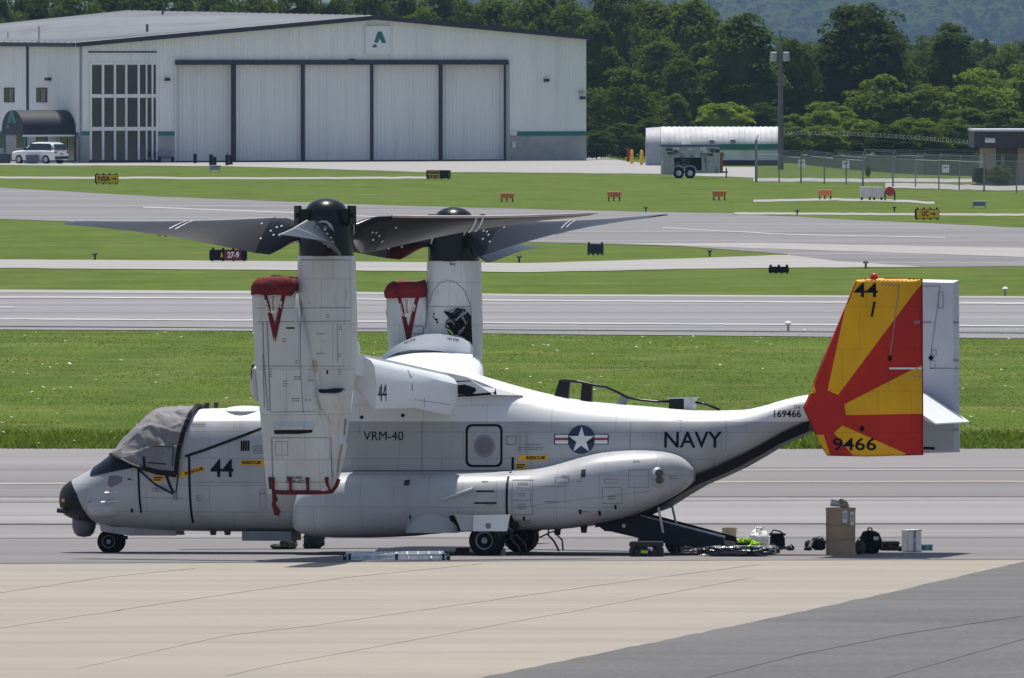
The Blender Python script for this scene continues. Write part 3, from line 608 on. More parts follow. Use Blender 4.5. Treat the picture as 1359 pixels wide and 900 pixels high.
def wheel(x, y, z, r, wd, steel=True):
    t = MB(); rings = []
    for (rr, yy) in ((.55, -.5), (.80, -.52), (.95, -.42), (1.0, -.22), (1.0, .22), (.95, .42), (.80, .52), (.55, .5)):
        rings.append([(x + rr * r * math.cos(2 * math.pi * k / 28), y + yy * wd, z + rr * r * math.sin(2 * math.pi * k / 28)) for k in range(28)])
    t.loft(rings, 0, False); to = t.build('wheel', M['rubber'], air, True, 60)
    h = MB()
    for s_ in (-1, 1):
        rg = []
        for rr, yy in ((.56, .50), (.50, .44), (.44, .34), (.40, .30), (.22, .34), (.18, .46), (.02, .48)):
            rg.append([(x + rr * r * math.cos(2 * math.pi * k / 20), y + s_ * yy * wd, z + rr * r * math.sin(2 * math.pi * k / 20)) for k in range(20)])
        h.loft(rg, 0, False); h.add(rg[-1], [tuple(range(20))])
    h.build('rim', M['rim'], to, True, 40)
    hl = MB()
    for k in range(8):
        a = 2 * math.pi * k / 8
        hl.tube([(x + .32 * r * math.cos(a), y - wd * .30, z + .32 * r * math.sin(a)), (x + .32 * r * math.cos(a), y - wd * .40, z + .32 * r * math.sin(a))], .085 * r / .33, 8)
    hl.build('rim_hole', M['signblack'], to)
    return to
xm = L(641, 719, -2.5).x
for s_ in (-1, 1):
    for yy in (1.84, 2.22): wheel(xm, s_ * yy, .312, .312, .28)
    m_ = MB(); m_.tube([(xm, s_ * 1.7, .312), (xm, s_ * 2.3, .312)], .06, 8); m_.tube([(xm, s_ * 2.03, .312), (xm + .05, s_ * 1.75, .60)], .08, 10); m_.tube([(xm + .1, s_ * 2.03, .34), (xm + .55, s_ * 1.8, .55)], .045, 8); m_.build('gear_strut', M['dark'], air, True)
    m_ = MB(); m_.tube([(xm + .35, s_ * 2.2, .62), (xm + .52, s_ * 2.2, .5), (xm + .5, s_ * 2.2, .35), (xm + .62, s_ * 2.2, .22), (xm + .72, s_ * 2.2, .03)], .022, 6); m_.tube([(xm + .35, s_ * 2.1, .30), (xm + .6, s_ * 2.2, .42), (xm + .78, s_ * 2.2, .25), (xm + .80, s_ * 2.2, .04)], .018, 6); m_.build('brake_hose', M['dark'], air, True)
xn = L(148, 724, 0).x
for yy in (-.2, .2): wheel(xn, yy, .235, .235, .2)
m_ = MB(); m_.tube([(xn, -.28, .235), (xn, .28, .235)], .045, 8); m_.tube([(xn, 0, .235), (xn + .04, 0, .75)], .075, 10); m_.tube([(xn + .02, 0, .4), (xn + .26, 0, .30)], .03, 6); m_.box((xn + .27, 0, .31), (.09, .12, .07)); m_.build('gear_strut', M['dark'], air, True)
# --- rear: dark upswept cargo opening, ramp, struts
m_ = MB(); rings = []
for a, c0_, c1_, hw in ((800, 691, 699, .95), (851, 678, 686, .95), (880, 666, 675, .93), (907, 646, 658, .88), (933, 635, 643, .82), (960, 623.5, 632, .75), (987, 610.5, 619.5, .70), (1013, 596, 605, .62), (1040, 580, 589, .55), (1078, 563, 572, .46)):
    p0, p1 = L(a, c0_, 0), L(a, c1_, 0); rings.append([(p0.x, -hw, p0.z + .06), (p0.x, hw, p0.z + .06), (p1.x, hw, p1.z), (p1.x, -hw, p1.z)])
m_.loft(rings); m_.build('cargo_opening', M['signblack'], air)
ramp = MB(); RL = [(795, 699), (815, 692), (846, 684), (960, 714), (962, 723), (925, 727), (868, 719), (800, 703)]
ramp.prism([L(a, c, -.86) for a, c in RL], (0, 0, 0), (0, .10, 0)); ramp.prism([L(a, c, -.86) for a, c in RL], (0, 1.62, 0), (0, 1.72, 0))
ramp.prism([L(a, c, -.86) for a, c in ((800, 700), (846, 703), (960, 721), (961, 726), (846, 708), (800, 705))], (0, .1, 0), (0, 1.62, 0))
ro_ = ramp.build('cargo_ramp', mat('ramp_blue_grey', (.013, .016, .023), .55, spec=.2), air)
m_ = MB(); p = L(828, 698, -.87); m_.tube([p, p + Vector((0, -.03, 0))], .04, 8); m_.build('ramp_fitting', M['plastic'], ro_)
m_ = MB(); m_.tube([L(846, 684, -.80), L(962, 713, -.80)], .03, 6); m_.build('ramp_edge', M['alu'], ro_)
for (a, c, d_, e, yl) in ((872, 664, 880, 707, -.9), (889, 658, 898, 699, .75)):
    m_ = MB(); m_.tube([L(a, c, yl), L(d_, e, yl)], .026, 6); m_.build('ramp_strut', M['alu'], air)
# --- wing, flaperons
def foil(x0, x1, z, th, y, n=12, blunt=.5):
    """section from leading edge x0 to hinge x1 round chord line z"""
    up, lo = [], []
    for k in range(n + 1):
        u = 1 - math.cos(math.pi / 2 * k / n); h = (math.sqrt(u * (2 - u)) * (1 - .18 * u) - (1 - blunt) * .55 * max(0, u - .35) ** 1.4)
        up.append((x0 + (x1 - x0) * u, y, z + th * .56 * h)); lo.append((x0 + (x1 - x0) * u, y, z - th * .44 * h))
    return up + lo[::-1][:-1]
wr_h, wt_h = L(595, 501, -1.3), L(482, 476, -6.2)
dxy = (wt_h.x - wr_h.x) / 4.9; dzy = (wt_h.z - wr_h.z) / 4.9
wing_mb = {}
for s_ in (-1, 1):
    m_ = MB(); rings = []
    for yy in (.3, 1.3, 3, 4.6, 6.2, 6.6):
        xh = wr_h.x + dxy * (yy - 1.3); zh = wr_h.z + dzy * (yy - 1.3); rings.append(foil(xh - 2.0, xh, zh - .15, .62, s_ * yy))
    m_.loft(rings); m_.build('wing', M['white'], air, True, 35); wing_mb[s_] = m_
    # flaperon, drooped
    fm = MB(); rings = []
    for yy in (1.35, 3.5, 6.15):
        xh = wr_h.x + dxy * (yy - 1.3); zh = wr_h.z + dzy * (yy - 1.3)
        tx_, tz_ = (L(597, 552, -1.3).x - L(595, 501, -1.3).x), (L(597, 552, -1.3).z - L(595, 501, -1.3).z)
        if yy > 5: tx_ += .14; tz_ -= .20
        y_ = s_ * yy
        rings.append([(xh - .10, y_, zh + .02), (xh + .02, y_, zh + .03), (xh + .13, y_, zh - .03), (xh + .20, y_, zh - .14), (xh + .19 + tx_ * .3, y_, zh + tz_ * .55), (xh + .05 + tx_, y_, zh + tz_), (xh + tx_ - .01, y_, zh + tz_ + .01), (xh - .18, y_, zh + tz_ * .45), (xh - .22, y_, zh - .15)])
    fm.loft(rings); fo = fm.build('flaperon', M['white'], air, True, 30)
    if s_ < 0:
        FB = fm.bvh()
        decal('lettering', [textpx('44', 501, 510, 512, 532, None, .0)], M['ink'], FB, fo, .025, 3, 0)
        decal('panel_seam', stroke([(541, 492), (546, 503), (547, 523)], None, 1.4) + stroke([(508, 524), (597, 537)], None, .6) + stroke([(563, 528), (563, 545)], None, .4), M['faint'], FB, fo, .008, 8, 0)
# far wing-tip collar, with NO STEP stencilled
arc = [(503, 478), (511, 469), (523, 460), (536, 453), (550, 447), (565, 443.5), (580, 443), (596, 445), (611, 449), (620, 454), (624, 461), (624, 474), (612, 472), (598, 469), (583, 466), (565, 464.5), (545, 464.5), (528, 468), (515, 474)]
m_ = MB(); m_.prism([L(a, c, 6.0) for a, c in arc], (0, 0, 0), (0, .35, 0)); wc = m_.build('wing_tip_collar', M['white'], air)
WB = m_.bvh()
decal('lettering', [textpx('NO STEP', 536, 451.5, 552, 454.5, 6, .01, -.33)], M['ink'], WB, wc, .008)
decal('lettering', [textpx('NO STEP', 594, 449, 609, 452.5, 6, .01, .22)], M['ink'], WB, wc, .008)
m_ = MB(); m_.prism([L(a, c, -6.0) for a, c in [(x - 148, y - 2) for x, y in arc]], (0, 0, 0), (0, -.3, 0)); m_.build('wing_tip_collar', M['white'], air)
# wing-root fairing with dark vent
fw = MB(); wp = [(L(a, c, yl), yl) for a, c, yl in ((590, 529, -1.19), (655, 524, -1.17), (694, 525, -.84), (658, 515.5, -1.05), (640, 508, -1.14), (618, 500, -1.18), (590, 494, -1.19))]
fw.loft([[(p.x, yl, p.z) for p, yl in wp], [(p.x - .03, -.2, p.z + (.04 if i > 2 else 0)) for i, (p, yl) in enumerate(wp)]]); fw.build('wing_root_fairing', M['white'], air)
FWB = fw.bvh()
decal('fairing_seam', stroke([(598, 527), (657, 522), (657.5, 516.5)], Y1, .045) + stroke([(598, 507), (625, 505.5)], Y1, .018), M['ink'], FWB, air, .008)
decal('fairing_vent', [poly([(606, 511.5), (617, 510.5), (631, 515), (632, 519), (627, 523), (609, 524), (606, 521)], Y1)], M['signblack'], FWB, air, .010)
blister('forward_fairing', 298, 356, 538.5, 552, -.25, .60, M['white'], (14, 12), 2.2)
m_ = MB(); m_.box(L(275, 540, -.2) + Vector((0, 0, .03)), (.08, .06, .1)); m_.box(L(287, 540, -.2) + Vector((0, 0, .03)), (.08, .06, .1)); m_.build('roof_light', M['dark'], air)
# antennas and the cable between them
def ant(pts, yl, th, m, name='antenna'): return MB().prism([L(a, c, yl) for a, c in pts], (0, -th / 2, 0), (0, th / 2, 0)).build(name, m, air)
ant([(736, 526), (743, 504), (757.5, 505), (755, 530)], 0, .16, M['black'])
ant([(771, 534), (773, 507), (786.5, 508), (786, 535)], 0, .16, M['black'])
ant([(816, 537), (826, 524), (835, 525), (831, 538)], 0, .05, M['grey'])
ant([(889, 543), (890, 529), (909, 528), (909, 543)], 0, .3, M['black']); ant([(909, 543), (909, 528), (924, 528), (922, 543)], 0, .28, M['alu'])
ant([(887, 529.5), (887, 527.8), (926, 527), (926, 528.5)], 0, .4, M['alu'], 'antenna_cap')
decal('antenna_base', [poly([(886, 543), (912, 542), (904, 558), (892, 558)], -1.0)], M['fus'], BV, air, .006)
m_ = MB(); m_.tube([L(a, c, -.12) for a, c in ((746, 505), (770, 507), (787, 511), (805, 514), (820, 521), (834, 528), (850, 531), (870, 533), (890, 533))], .028, 6); m_.tube([L(a, c, -.1) for a, c in ((923, 534), (935, 536), (945, 540), (956, 544.5))], .028, 6); m_.build('antenna_cable', M['black'], air, True)
# --- tail: fins and drooped elevator
FY = -2.75
FIN = [(1066, 541), (1074, 523), (1088, 487), (1137, 370.5), (1160, 368.5), (1224.5, 370), (1225.5, 604), (1150, 606), (1098, 605), (1088, 590), (1076, 563)]
def fin(side):
    m_ = MB(); P0 = [L(a, c, FY) for a, c in FIN]; n_ = len(P0); cx = sum(p.x for p in P0) / n_; cz = sum(p.z for p in P0) / n_
    ins = [Vector((cx + (p.x - cx) * .93, 0, cz + (p.z - cz) * .975)) for p in P0]
    rg = [[(p.x, side * (2.75 - .10), p.z) for p in ins], [(p.x, side * 2.75 - .02, p.z) for p in P0], [(p.x, side * 2.75 + .02, p.z) for p in P0], [(p.x, side * (2.75 + .10), p.z) for p in ins]]
    if side < 0: rg[0], rg[3] = [(p.x, -2.65, p.z) for p in ins], [(p.x, -2.85, p.z) for p in ins]
    return m_.loft(rg)
panels(M['finred'], .9, .8, .55, (.5, .5, .5)); panels(M['finyel'], .9, .8, .5, (.5, .5, .5))
fn = fin(-1); ff = fin(1)
fin_o = fn.build('tail_fin', M['finred'], air); tag(fin_o, 'red fin with yellow rays')
far_o = ff.build('tail_fin', M['fus2'] if 'fus2' in M else mat('fin_grey', (.42, .45, .50), .42, .08, 1.5), air)
FBV = fn.bvh(); zc_ = lambda a, c: (1020 + a / 3.214, 350 + c / 3.214)
rays = [[(378, 62), (455, 56), (654, 63), (652, 88), (300, 560), (255, 540), (318, 245), (333, 178)], [(196, 505), (206, 548), (170, 562)], [(656, 432), (658, 640), (332, 646), (326, 600)], [(318, 690), (590, 810), (560, 818), (400, 822), (368, 822), (340, 790), (282, 722)], [(194, 729), (238, 729), (268, 822), (250, 822), (214, 775)]]
decal('yellow_ray', [poly([zc_(*p) for p in r_], FY) for r_ in rays], M['finyel'], FBV, fin_o, .009, .045)
decal('lettering', [textpx('44', 1134.5, 375.5, 1166, 394.5, FY, .014)], M['ink'], FBV, fin_o, .016)
decal('fin_mark', [poly([(1160, 400.5), (1163.5, 400), (1159.5, 420.5), (1156.5, 420.5)], FY)], M['ink'], FBV, fin_o, .016)
decal('lettering', [textpx('9466', 1106, 581, 1164, 598, FY, .014)], M['ink'], FBV, fin_o, .016)
decal('fin_hole', [poly(ell(1145, 569, 3.4, 4, 14), FY), poly(ell(1182, 475.5, 3, 4, 10), FY)], M['ink'], FBV, fin_o, .017)
decal('rudder_seam', stroke([(1171, 370), (1171.5, 378), (1194, 379), (1188, 430), (1182, 474)], FY, .018), M['faint'], FBV, fin_o, .016)
decal('rudder_gap', stroke([(1182, 489), (1224, 489)], FY, .035), M['inswhite'], FBV, fin_o, .017)
decal('rudder_hinge', stroke([(1216, 428), (1224, 427.5)], FY, .06) + stroke([(1210, 497), (1216, 500), (1224, 499)], FY, .02), M['faint'], FBV, fin_o, .017)
FF = ff.bvh()
fy2 = 2.7
decal('rudder_seam', rectline(1246, 388, 1252, 409, fy2, .015) + stroke([(1226, 380), (1248, 380), (1240, 440), (1235, 474)], fy2, .015) + stroke([(1225, 428), (1236, 428)], fy2, .03) + stroke([(1266, 428), (1277, 428)], fy2, .04) + stroke([(1266, 478), (1277, 479)], fy2, .05) + stroke([(1266, 570), (1277, 570)], fy2, .04) + stroke([(1235, 489), (1277, 489)], fy2, .018) + rectline(1235, 479, 1241, 489, fy2, .012) + rectline(1237, 465, 1243, 472, fy2, .012), M['faint'], FF, far_o, .012, y0=0.0)
decal('fin_hole', [poly([(1232, 475), (1236, 471), (1240, 475), (1236, 479)], fy2)] + stroke([(1226, 594.5), (1240, 595)], fy2, .05), M['ink'], FF, far_o, .014, y0=0.0)
m_ = MB(); p = L(1160, 368, FY); m_.loft([[(p.x + r * math.cos(2 * math.pi * k / 12), FY + r * math.sin(2 * math.pi * k / 12), p.z + h - .02) for k in range(12)] for r, h in ((.085, 0), (.08, .05), (.06, .085), (.02, .10))]); m_.build('beacon', mat('red_beacon', (.55, .03, .02), .25), fin_o, True)
e0, e1, e2 = L(1105, 533, 0), L(1224 - 26, 528, 0), L(1264.5, 561.5, 0)
m_ = MB(); m_.loft([[(e0.x, y, e0.z), (e0.x + .25, y, e0.z + .10), (e1.x, y, e1.z + .07), (e1.x, y, e1.z - .07), (e0.x + .25, y, e0.z - .10)] for y in (-2.7, 2.7)]); m_.build('stabilizer', M['white'], air)
m_ = MB(); m_.loft([[(e1.x + .02, y, e1.z + .08), (e1.x + .14, y, e1.z + .07), (e2.x, y, e2.z + .012), (e2.x, y, e2.z - .012), (e1.x + .02, y, e1.z - .10)] for y in (-2.6, 2.6)]); m_.build('elevator', M['white'], air)

# --- nacelles, rotors
panels(M['nac'], .62, .85, .7, (.55, .54, .52), seed=.9)
NA = [(340, 397, 470.5, .50), (345, 396.5, 471, .52), (380, 396, 471.5, .54), (430, 395, 473, .58), (470, 393, 472.5, .62), (500, 392, 469.5, .64), (530, 392, 465, .65), (560, 392, 461.5, .65), (586, 392, 457, .64), (589, 392, 459, .62), (605, 392, 456.5, .58), (630, 393, 450, .54), (652, 396, 442, .50)]
NBp = [(386, 340.5, 398, .56), (395, 340, 402, .60), (430, 341, 413, .62), (470, 343.5, 425, .64), (510, 347, 434, .65), (550, 350.5, 440, .66), (590, 354, 446, .64), (620, 356, 448, .60), (640, 358, 446, .56), (655, 360.5, 441, .52)]
def nac_loft(side, rows, yc, n_=3.4, NK=36):
    m_ = MB(); rings = []
    rr = [r[0] for r in rows]; fine = sorted(set(list(np.linspace(rr[0], rr[-1], 26)) + rr))
    for y in fine:
        xl, xr, hd = [interp([(r[0], r[i]) for r in rows], y) for i in (1, 2, 3)]
        a, b_ = L(xl, y, -7.1), L(xr, y, -7.1); cx, hx = (a.x + b_.x) / 2, (b_.x - a.x) / 2
        rings.append([(cx + hx * sgnpow(math.cos(2 * math.pi * k / NK), 2 / n_), side * (7.1 + yc) + hd * sgnpow(math.sin(2 * math.pi * k / NK), 2 / n_), a.z) for k in range(NK)])
    return m_.loft(rings)
hubc = L(433, 306, -7.1)          # rotor centre (port), in the aircraft frame
RAD = 5.75
def blade(side, az, parent, cone=2.6, cw=1):
    """one twisted proprotor blade at azimuth az (aircraft frame, 0 = aft/right, 90 = starboard/away)"""
    m_ = MB(); e = MB(); o = Vector((hubc.x, side * 7.1, hubc.z))
    rdir = Vector((math.cos(az), math.sin(az), 0)); cone_ = R(cone)
    rd = (rdir * math.cos(cone_) + Vector((0, 0, 1)) * math.sin(cone_)).normalized()
    fwd = Vector((0, 0, 1)).cross(rdir) * (-1 if cw else 1)            # direction the blade moves
    ST_ = [(.42, .34, .30, 48), (.62, .40, .30, 48), (.80, .70, .26, 49), (1.0, .92, .20, 49), (1.3, .94, .16, 45), (1.8, .90, .13, 38), (2.5, .85, .105, 29.5), (3.3, .78, .085, 21), (4.2, .74, .066, 13.5), (5.0, .69, .052, 9), (5.6, .65, .042, 7), (5.78, .55, .03, 6.5)]
    rings = []; le = []
    for r, c, th, tw in ST_:
        a = R(tw); ch = fwd * math.cos(a) + Vector((0, 0, 1)) * math.sin(a); nn = rd.cross(ch); nn = nn if nn.z > 0 else -nn
        ctr = o + rd * r; ring = []; K = 14
        for k in range(K):
            t = 2 * math.pi * k / K; u = math.cos(t); h = math.sin(t)
            xx = .30 * c - (1 - u) / 2 * c                                  # +.30c leading edge, -.70c trailing
            tt = th / 2 * h * (math.sqrt(max(0, (1 + u) / 2)) * 1.25 if r > .7 else 1)
            ring.append(ctr + ch * xx + nn * tt)
        rings.append(ring)
        if r >= 1.2: le.append(ctr + ch * (.30 * c + .002) - nn * .004)
    m_.loft(rings[4:]); bo = m_.build('blade', M['satin'] , parent, True, 60); cf = MB(); cf.loft(rings[:5]); cf.build('blade_cuff', M['black'], parent, True, 60)
    e.tube(le, [.030 - .0015 * i for i in range(len(le))], 6); e.build('leading_edge_strip', M['bladelit'], parent, True)
    s2 = MB()                                                            # pair of white stripes
    for r0 in (3.10, 3.24):
        q_ = []
        for r_, sk in ((r0, 0), (r0 + .032, 0)):
            c, th, tw = [float(np.interp(r_, [s_[0] for s_ in ST_], [s_[i] for s_ in ST_])) for i in (1, 2, 3)]
            a = R(tw); ch = fwd * math.cos(a) + Vector((0, 0, 1)) * math.sin(a); nn = rd.cross(ch); nn = nn if nn.z > 0 else -nn
            for sg in (1, -1):
                row = []
                for k in range(7):
                    t = math.pi * (.06 + .88 * k / 6); u = math.cos(t); row.append(o + rd * (r_ + .12 * (1 - u)) + ch * (.30 * c - (1 - u) / 2 * c) + nn * sg * (th / 2 * math.sin(t) * math.sqrt((1 + u) / 2) * 1.25 + .006))
                q_.append(row)
        for a_, b_ in ((0, 2), (1, 3)): s2.loft([q_[a_], q_[b_]], 0, False, False)
    s2.build('blade_stripe', M['alu'], parent)
    rv = MB()
    for r_, u_ in ((1.05, .3), (1.05, -.1), (1.15, .1), (.95, .35), (1.45, .5), (1.3, -.3)):
        c, th, tw = [float(np.interp(r_, [s_[0] for s_ in ST_], [s_[i] for s_ in ST_])) for i in (1, 2, 3)]
        a = R(tw); ch = fwd * math.cos(a) + Vector((0, 0, 1)) * math.sin(a); nn = rd.cross(ch); nn = nn if nn.z > 0 else -nn
        for sg in (1, -1):
            pc = o + rd * r_ + ch * (.30 * c - (1 - u_) / 2 * c) + nn * sg * (th / 2 * math.sqrt(1 - u_ * u_) * math.sqrt((1 + u_) / 2) * 1.25)
            rv.tube([pc, pc + nn * sg * .012], .022, 6)
    rv.build('blade_bolt', M['alu'], parent)
    rt = MB(); rt.tube([o + rd * .36, o + rd * .50], .20, 14); rt.build('blade_root_seal', mat('pale_seal', (.5, .48, .44), .6), parent, True)
    return bo
def nacelle(side, azs, cw, cones):
    A_, B_ = nac_loft(side, NA, 0.0, 2.6), nac_loft(side, NBp, .12 if side < 0 else .12, 4.2)
    m_ = MB(); m_.add(A_.v, A_.f); m_.add(B_.v, B_.f)
    no = m_.build('nacelle', M['nac'], air, True, 45); bv = m_.bvh()
    ro = MB(); c = Vector((hubc.x, side * 7.1, 0)); zt = L(433, 340, -7.1).z
    z_ = lambda y: L(433, y, -7.1).z
    pr = [(.515, z_(340.5)), (.515, z_(300)), (.50, z_(293)), (.455, z_(289)), (.44, z_(286)), (.40, z_(278)), (.33, z_(271)), (.23, z_(266.5)), (.12, z_(264)), (.02, z_(263))]
    ro.loft([[(c.x + r * math.cos(2 * math.pi * k / 32), c.y + r * math.sin(2 * math.pi * k / 32), z) for k in range(32)] for r, z in pr]); hub = ro.build('rotor_hub', M['black'], air, True, 50)
    lug = MB()
    for a0 in azs:
        for da in (R(60),):
            a = R(a0) + da; d = Vector((math.cos(a), math.sin(a), 0)); p = c + d * .50; lug.box((p.x, p.y, z_(287)), (.22, .26, .26), a); p = c + d * .60; lug.box((p.x, p.y, z_(286)), (.06, .20, .36), a); lug.tube([(p.x, p.y, z_(286)), (p.x + d.x * .06, p.y + d.y * .06, z_(286))], .05, 8)
    lug.build('pendulum_damper', M['black'], hub)
    for a0, c0_ in zip(azs, cones): blade(side, R(a0), hub, c0_, cw)
    # ring seam under the hub
    return no, bv, hub
n1, NB1, hub1 = nacelle(-1, (38.5, 157.0, 273.5), True, (3.4, 1.9, -1.6))
n2, NB2, hub2 = nacelle(1, (-35, 85, 205), False, (3.9, -1.2, 2.0))
# near nacelle details
YN = -7.75
fl = []
for y in (409, 427): fl += stroke([(341, y), (396, y), (470, y - 1)], YN, .014)
fl += stroke([(350, 428), (351, 470), (357, 545)], YN, .022) + stroke([(356, 428), (358, 480), (360, 545)], YN, .022) + stroke([(345, 486), (468, 486)], YN, .012) + stroke([(398, 400), (400, 486), (404, 548)], YN, .014) + stroke([(360, 547), (420, 546)], YN, .012) + rectline(362, 581, 438, 640, YN, .012) + rectline(367, 586, 383, 604, YN, .008) + stroke([(350, 470), (352, 540)], YN, .02)
fl += stroke([(453, 556), (449, 590), (441, 632)], YN, .016) + stroke([(362, 640), (362, 583)], YN, .02) + stroke([(396, 345), (470, 345)], YN, .015) + stroke([(446, 430), (447, 480)], YN, .01)
decal('panel_seams', fl, M['faint'], NB1, n1, .006)
tx = []
for (cx, cy, w_, rr) in ((425, 443, 10, 1), (425, 469, 10, 1), (450, 434, 3, 2), (379, 450, 5, 2), (396, 500, 8, 2), (394, 529, 10, 2), (380, 506, 5, 3), (449, 470, 3, 2), (449, 490, 3, 3), (361, 490, 2, 4), (413, 505, 6, 1), (410, 531, 8, 1), (434, 418, 3, 2), (395, 479, 3, 2)): tx += marks(cx, cy, w_, rr, YN, 3.2, .016)
decal('stencil_marks', tx, M['faint'], NB1, n1, .008)
decal('stencil_marks', [textpx('BEWARE', 381, 632, 402, 636, YN, .01), textpx('OF BLAST', 380, 637, 404, 641, YN, .01)] + stroke([(434, 496), (434, 492)], YN, .03), M['ink'], NB1, n1, .009)
decal('slot', [poly([(381, 434.5), (392, 434.5), (392, 436.5), (381, 436.5)], YN), poly([(365, 571), (416, 570.5), (416, 574), (400, 576), (366, 576)], YN)], M['signblack'], NB1, n1, .010)
decal('stain', [poly([(414, 478), (420, 478), (421, 494), (416, 494)], YN)], mat('amber_stain', (.45, .38, .22), .7), NB1, n1, .007)
# slot hood, scoop
m_ = MB(); a, b_ = L(366, 562, -7.9), L(415, 570, -7.9)
yo = NB1.ray_cast(Vector(((a.x + b_.x) / 2, -30, b_.z)), Vector((0, 1, 0)))[0].y
m_.prism([(0, yo + .02, a.z + .06), (0, yo + .02, b_.z), (0, yo - .10, b_.z), (0, yo - .085, b_.z + .05)], (a.x, 0, 0), (b_.x, 0, 0)); m_.build('exhaust_slot_hood', M['nac'], n1)
sc = MB(); rg = []
for y, xl, xr, pr in ((516, 418.5, 457.5, .26), (523, 419.5, 457, .27), (534, 421.5, 455.5, .235), (545, 425, 452.5, .17), (556, 430, 448, .09), (566, 436, 442, .01)):
    a, b_ = L(xl, y, -7.85), L(xr, y, -7.85); ring = []
    hit = NB1.ray_cast(Vector(((a.x + b_.x) / 2, -30, a.z)), Vector((0, 1, 0)))[0].y
    for k in range(13):
        t = math.pi * k / 12; dz = (-.12 * math.sin(t) if y == 516 else (-.08 * math.sin(t) if y == 523 else 0))
        ring.append(((a.x + b_.x) / 2 - (b_.x - a.x) / 2 * sgnpow(math.cos(t), 2 / 2.8), hit + .06 - (pr + .06) * math.sin(t) ** (2 / 2.8), a.z + dz))
    rg.append(ring)
sc.loft(rg, 0, True); so = sc.build('air_scoop', M['nac'], n1, True, 50)
mc = MB(); top = rg[0]; cxs = sum(p[0] for p in top) / 13; cys = sum(p[1] for p in top) / 13
mc.add([(cxs + (p[0] - cxs) * .84, cys + .02 + (p[1] - cys) * .72, p[2] + .012) for p in top], [tuple(range(13))]); mc.build('scoop_mouth', M['signblack'], so)
lip = MB(); lip.tube([Vector(p) for p in top], .022, 6); lip.build('scoop_lip', M['nac'], so, True)
blister('nacelle_fairing', 333, 352, 484, 533, -6.6, .35, M['nac'], (14, 12), 2.2)
m_ = MB(); p = L(337, 503, -6.85); m_.loft([[(p.x - .055 + .0 * k, -6.6 + .30 * s_ * math.cos(2 * math.pi * k / 16), p.z + .02 + .27 * s_ * math.sin(2 * math.pi * k / 16)) for k in range(16)] for s_ in (1.0, .02)]); m_.build('fairing_plug', M['signblack'], air)
blister('hinge_fairing', 462, 478, 452, 476, -6.75, .2, M['white'], (10, 10), 2.2)
# far nacelle: open access bay with machinery
YF = 6.55
decal('panel_seams', stroke([(p[0], p[1]) for p in [(569, 402), (573, 388), (583, 376), (594, 372), (605, 375), (616, 386), (622, 402), (624, 420)]], YF, .014) + stroke([(569, 407), (622, 407)], YF, .012) + stroke([(563, 378), (565, 420), (564, 436)], YF, .03) + rectline(544, 433, 561, 443, YF, .02) + stroke([(570, 345), (639, 345)], YF, .015), M['faint'], NB2, n2, .008)
decal('stencil_marks', [poly([(597, 344), (599.5, 344), (599.5, 351), (597.5, 353)], YF), poly([(601, 344), (603.5, 344), (603, 353), (601, 351)], YF)] + stroke([(635, 412), (635, 426)], YF, .03), M['ink'], NB2, n2, .009)
decal('access_bay', [poly([(597, 420), (603, 413), (612, 411), (620, 414), (624, 420), (626, 470), (619, 470), (617, 449), (606, 444), (598, 447), (594, 438), (599, 430)], YF)] + [poly(ell(577 + q.uniform(-3, 5), 421 + q.uniform(-6, 8), q.uniform(.6, 2.0), q.uniform(.6, 2), 7), YF) for _ in range(9)], M['signblack'], NB2, n2, .010)
yb = NB2.ray_cast(Vector((L(608, 430, YF).x, 0, L(608, 430, YF).z)), Vector((0, 1, 0)))[0].y
for k in range(34):
    m_ = MB(); p0 = L(q.uniform(596, 622), q.uniform(414, 444), yb); pts = [p0 + Vector((q.uniform(-.12, .12), -.02 - .04 * q.random(), q.uniform(-.12, .12))) for _ in range(4)]
    m_.tube(pts, q.uniform(.010, .026), 6); m_.build('engine_pipe', (M['dark'], M['grey'], M['signblack'], M['lime'])[3 if k == 7 else (1 if k % 5 == 0 else (0 if k % 2 else 2))], n2, True)
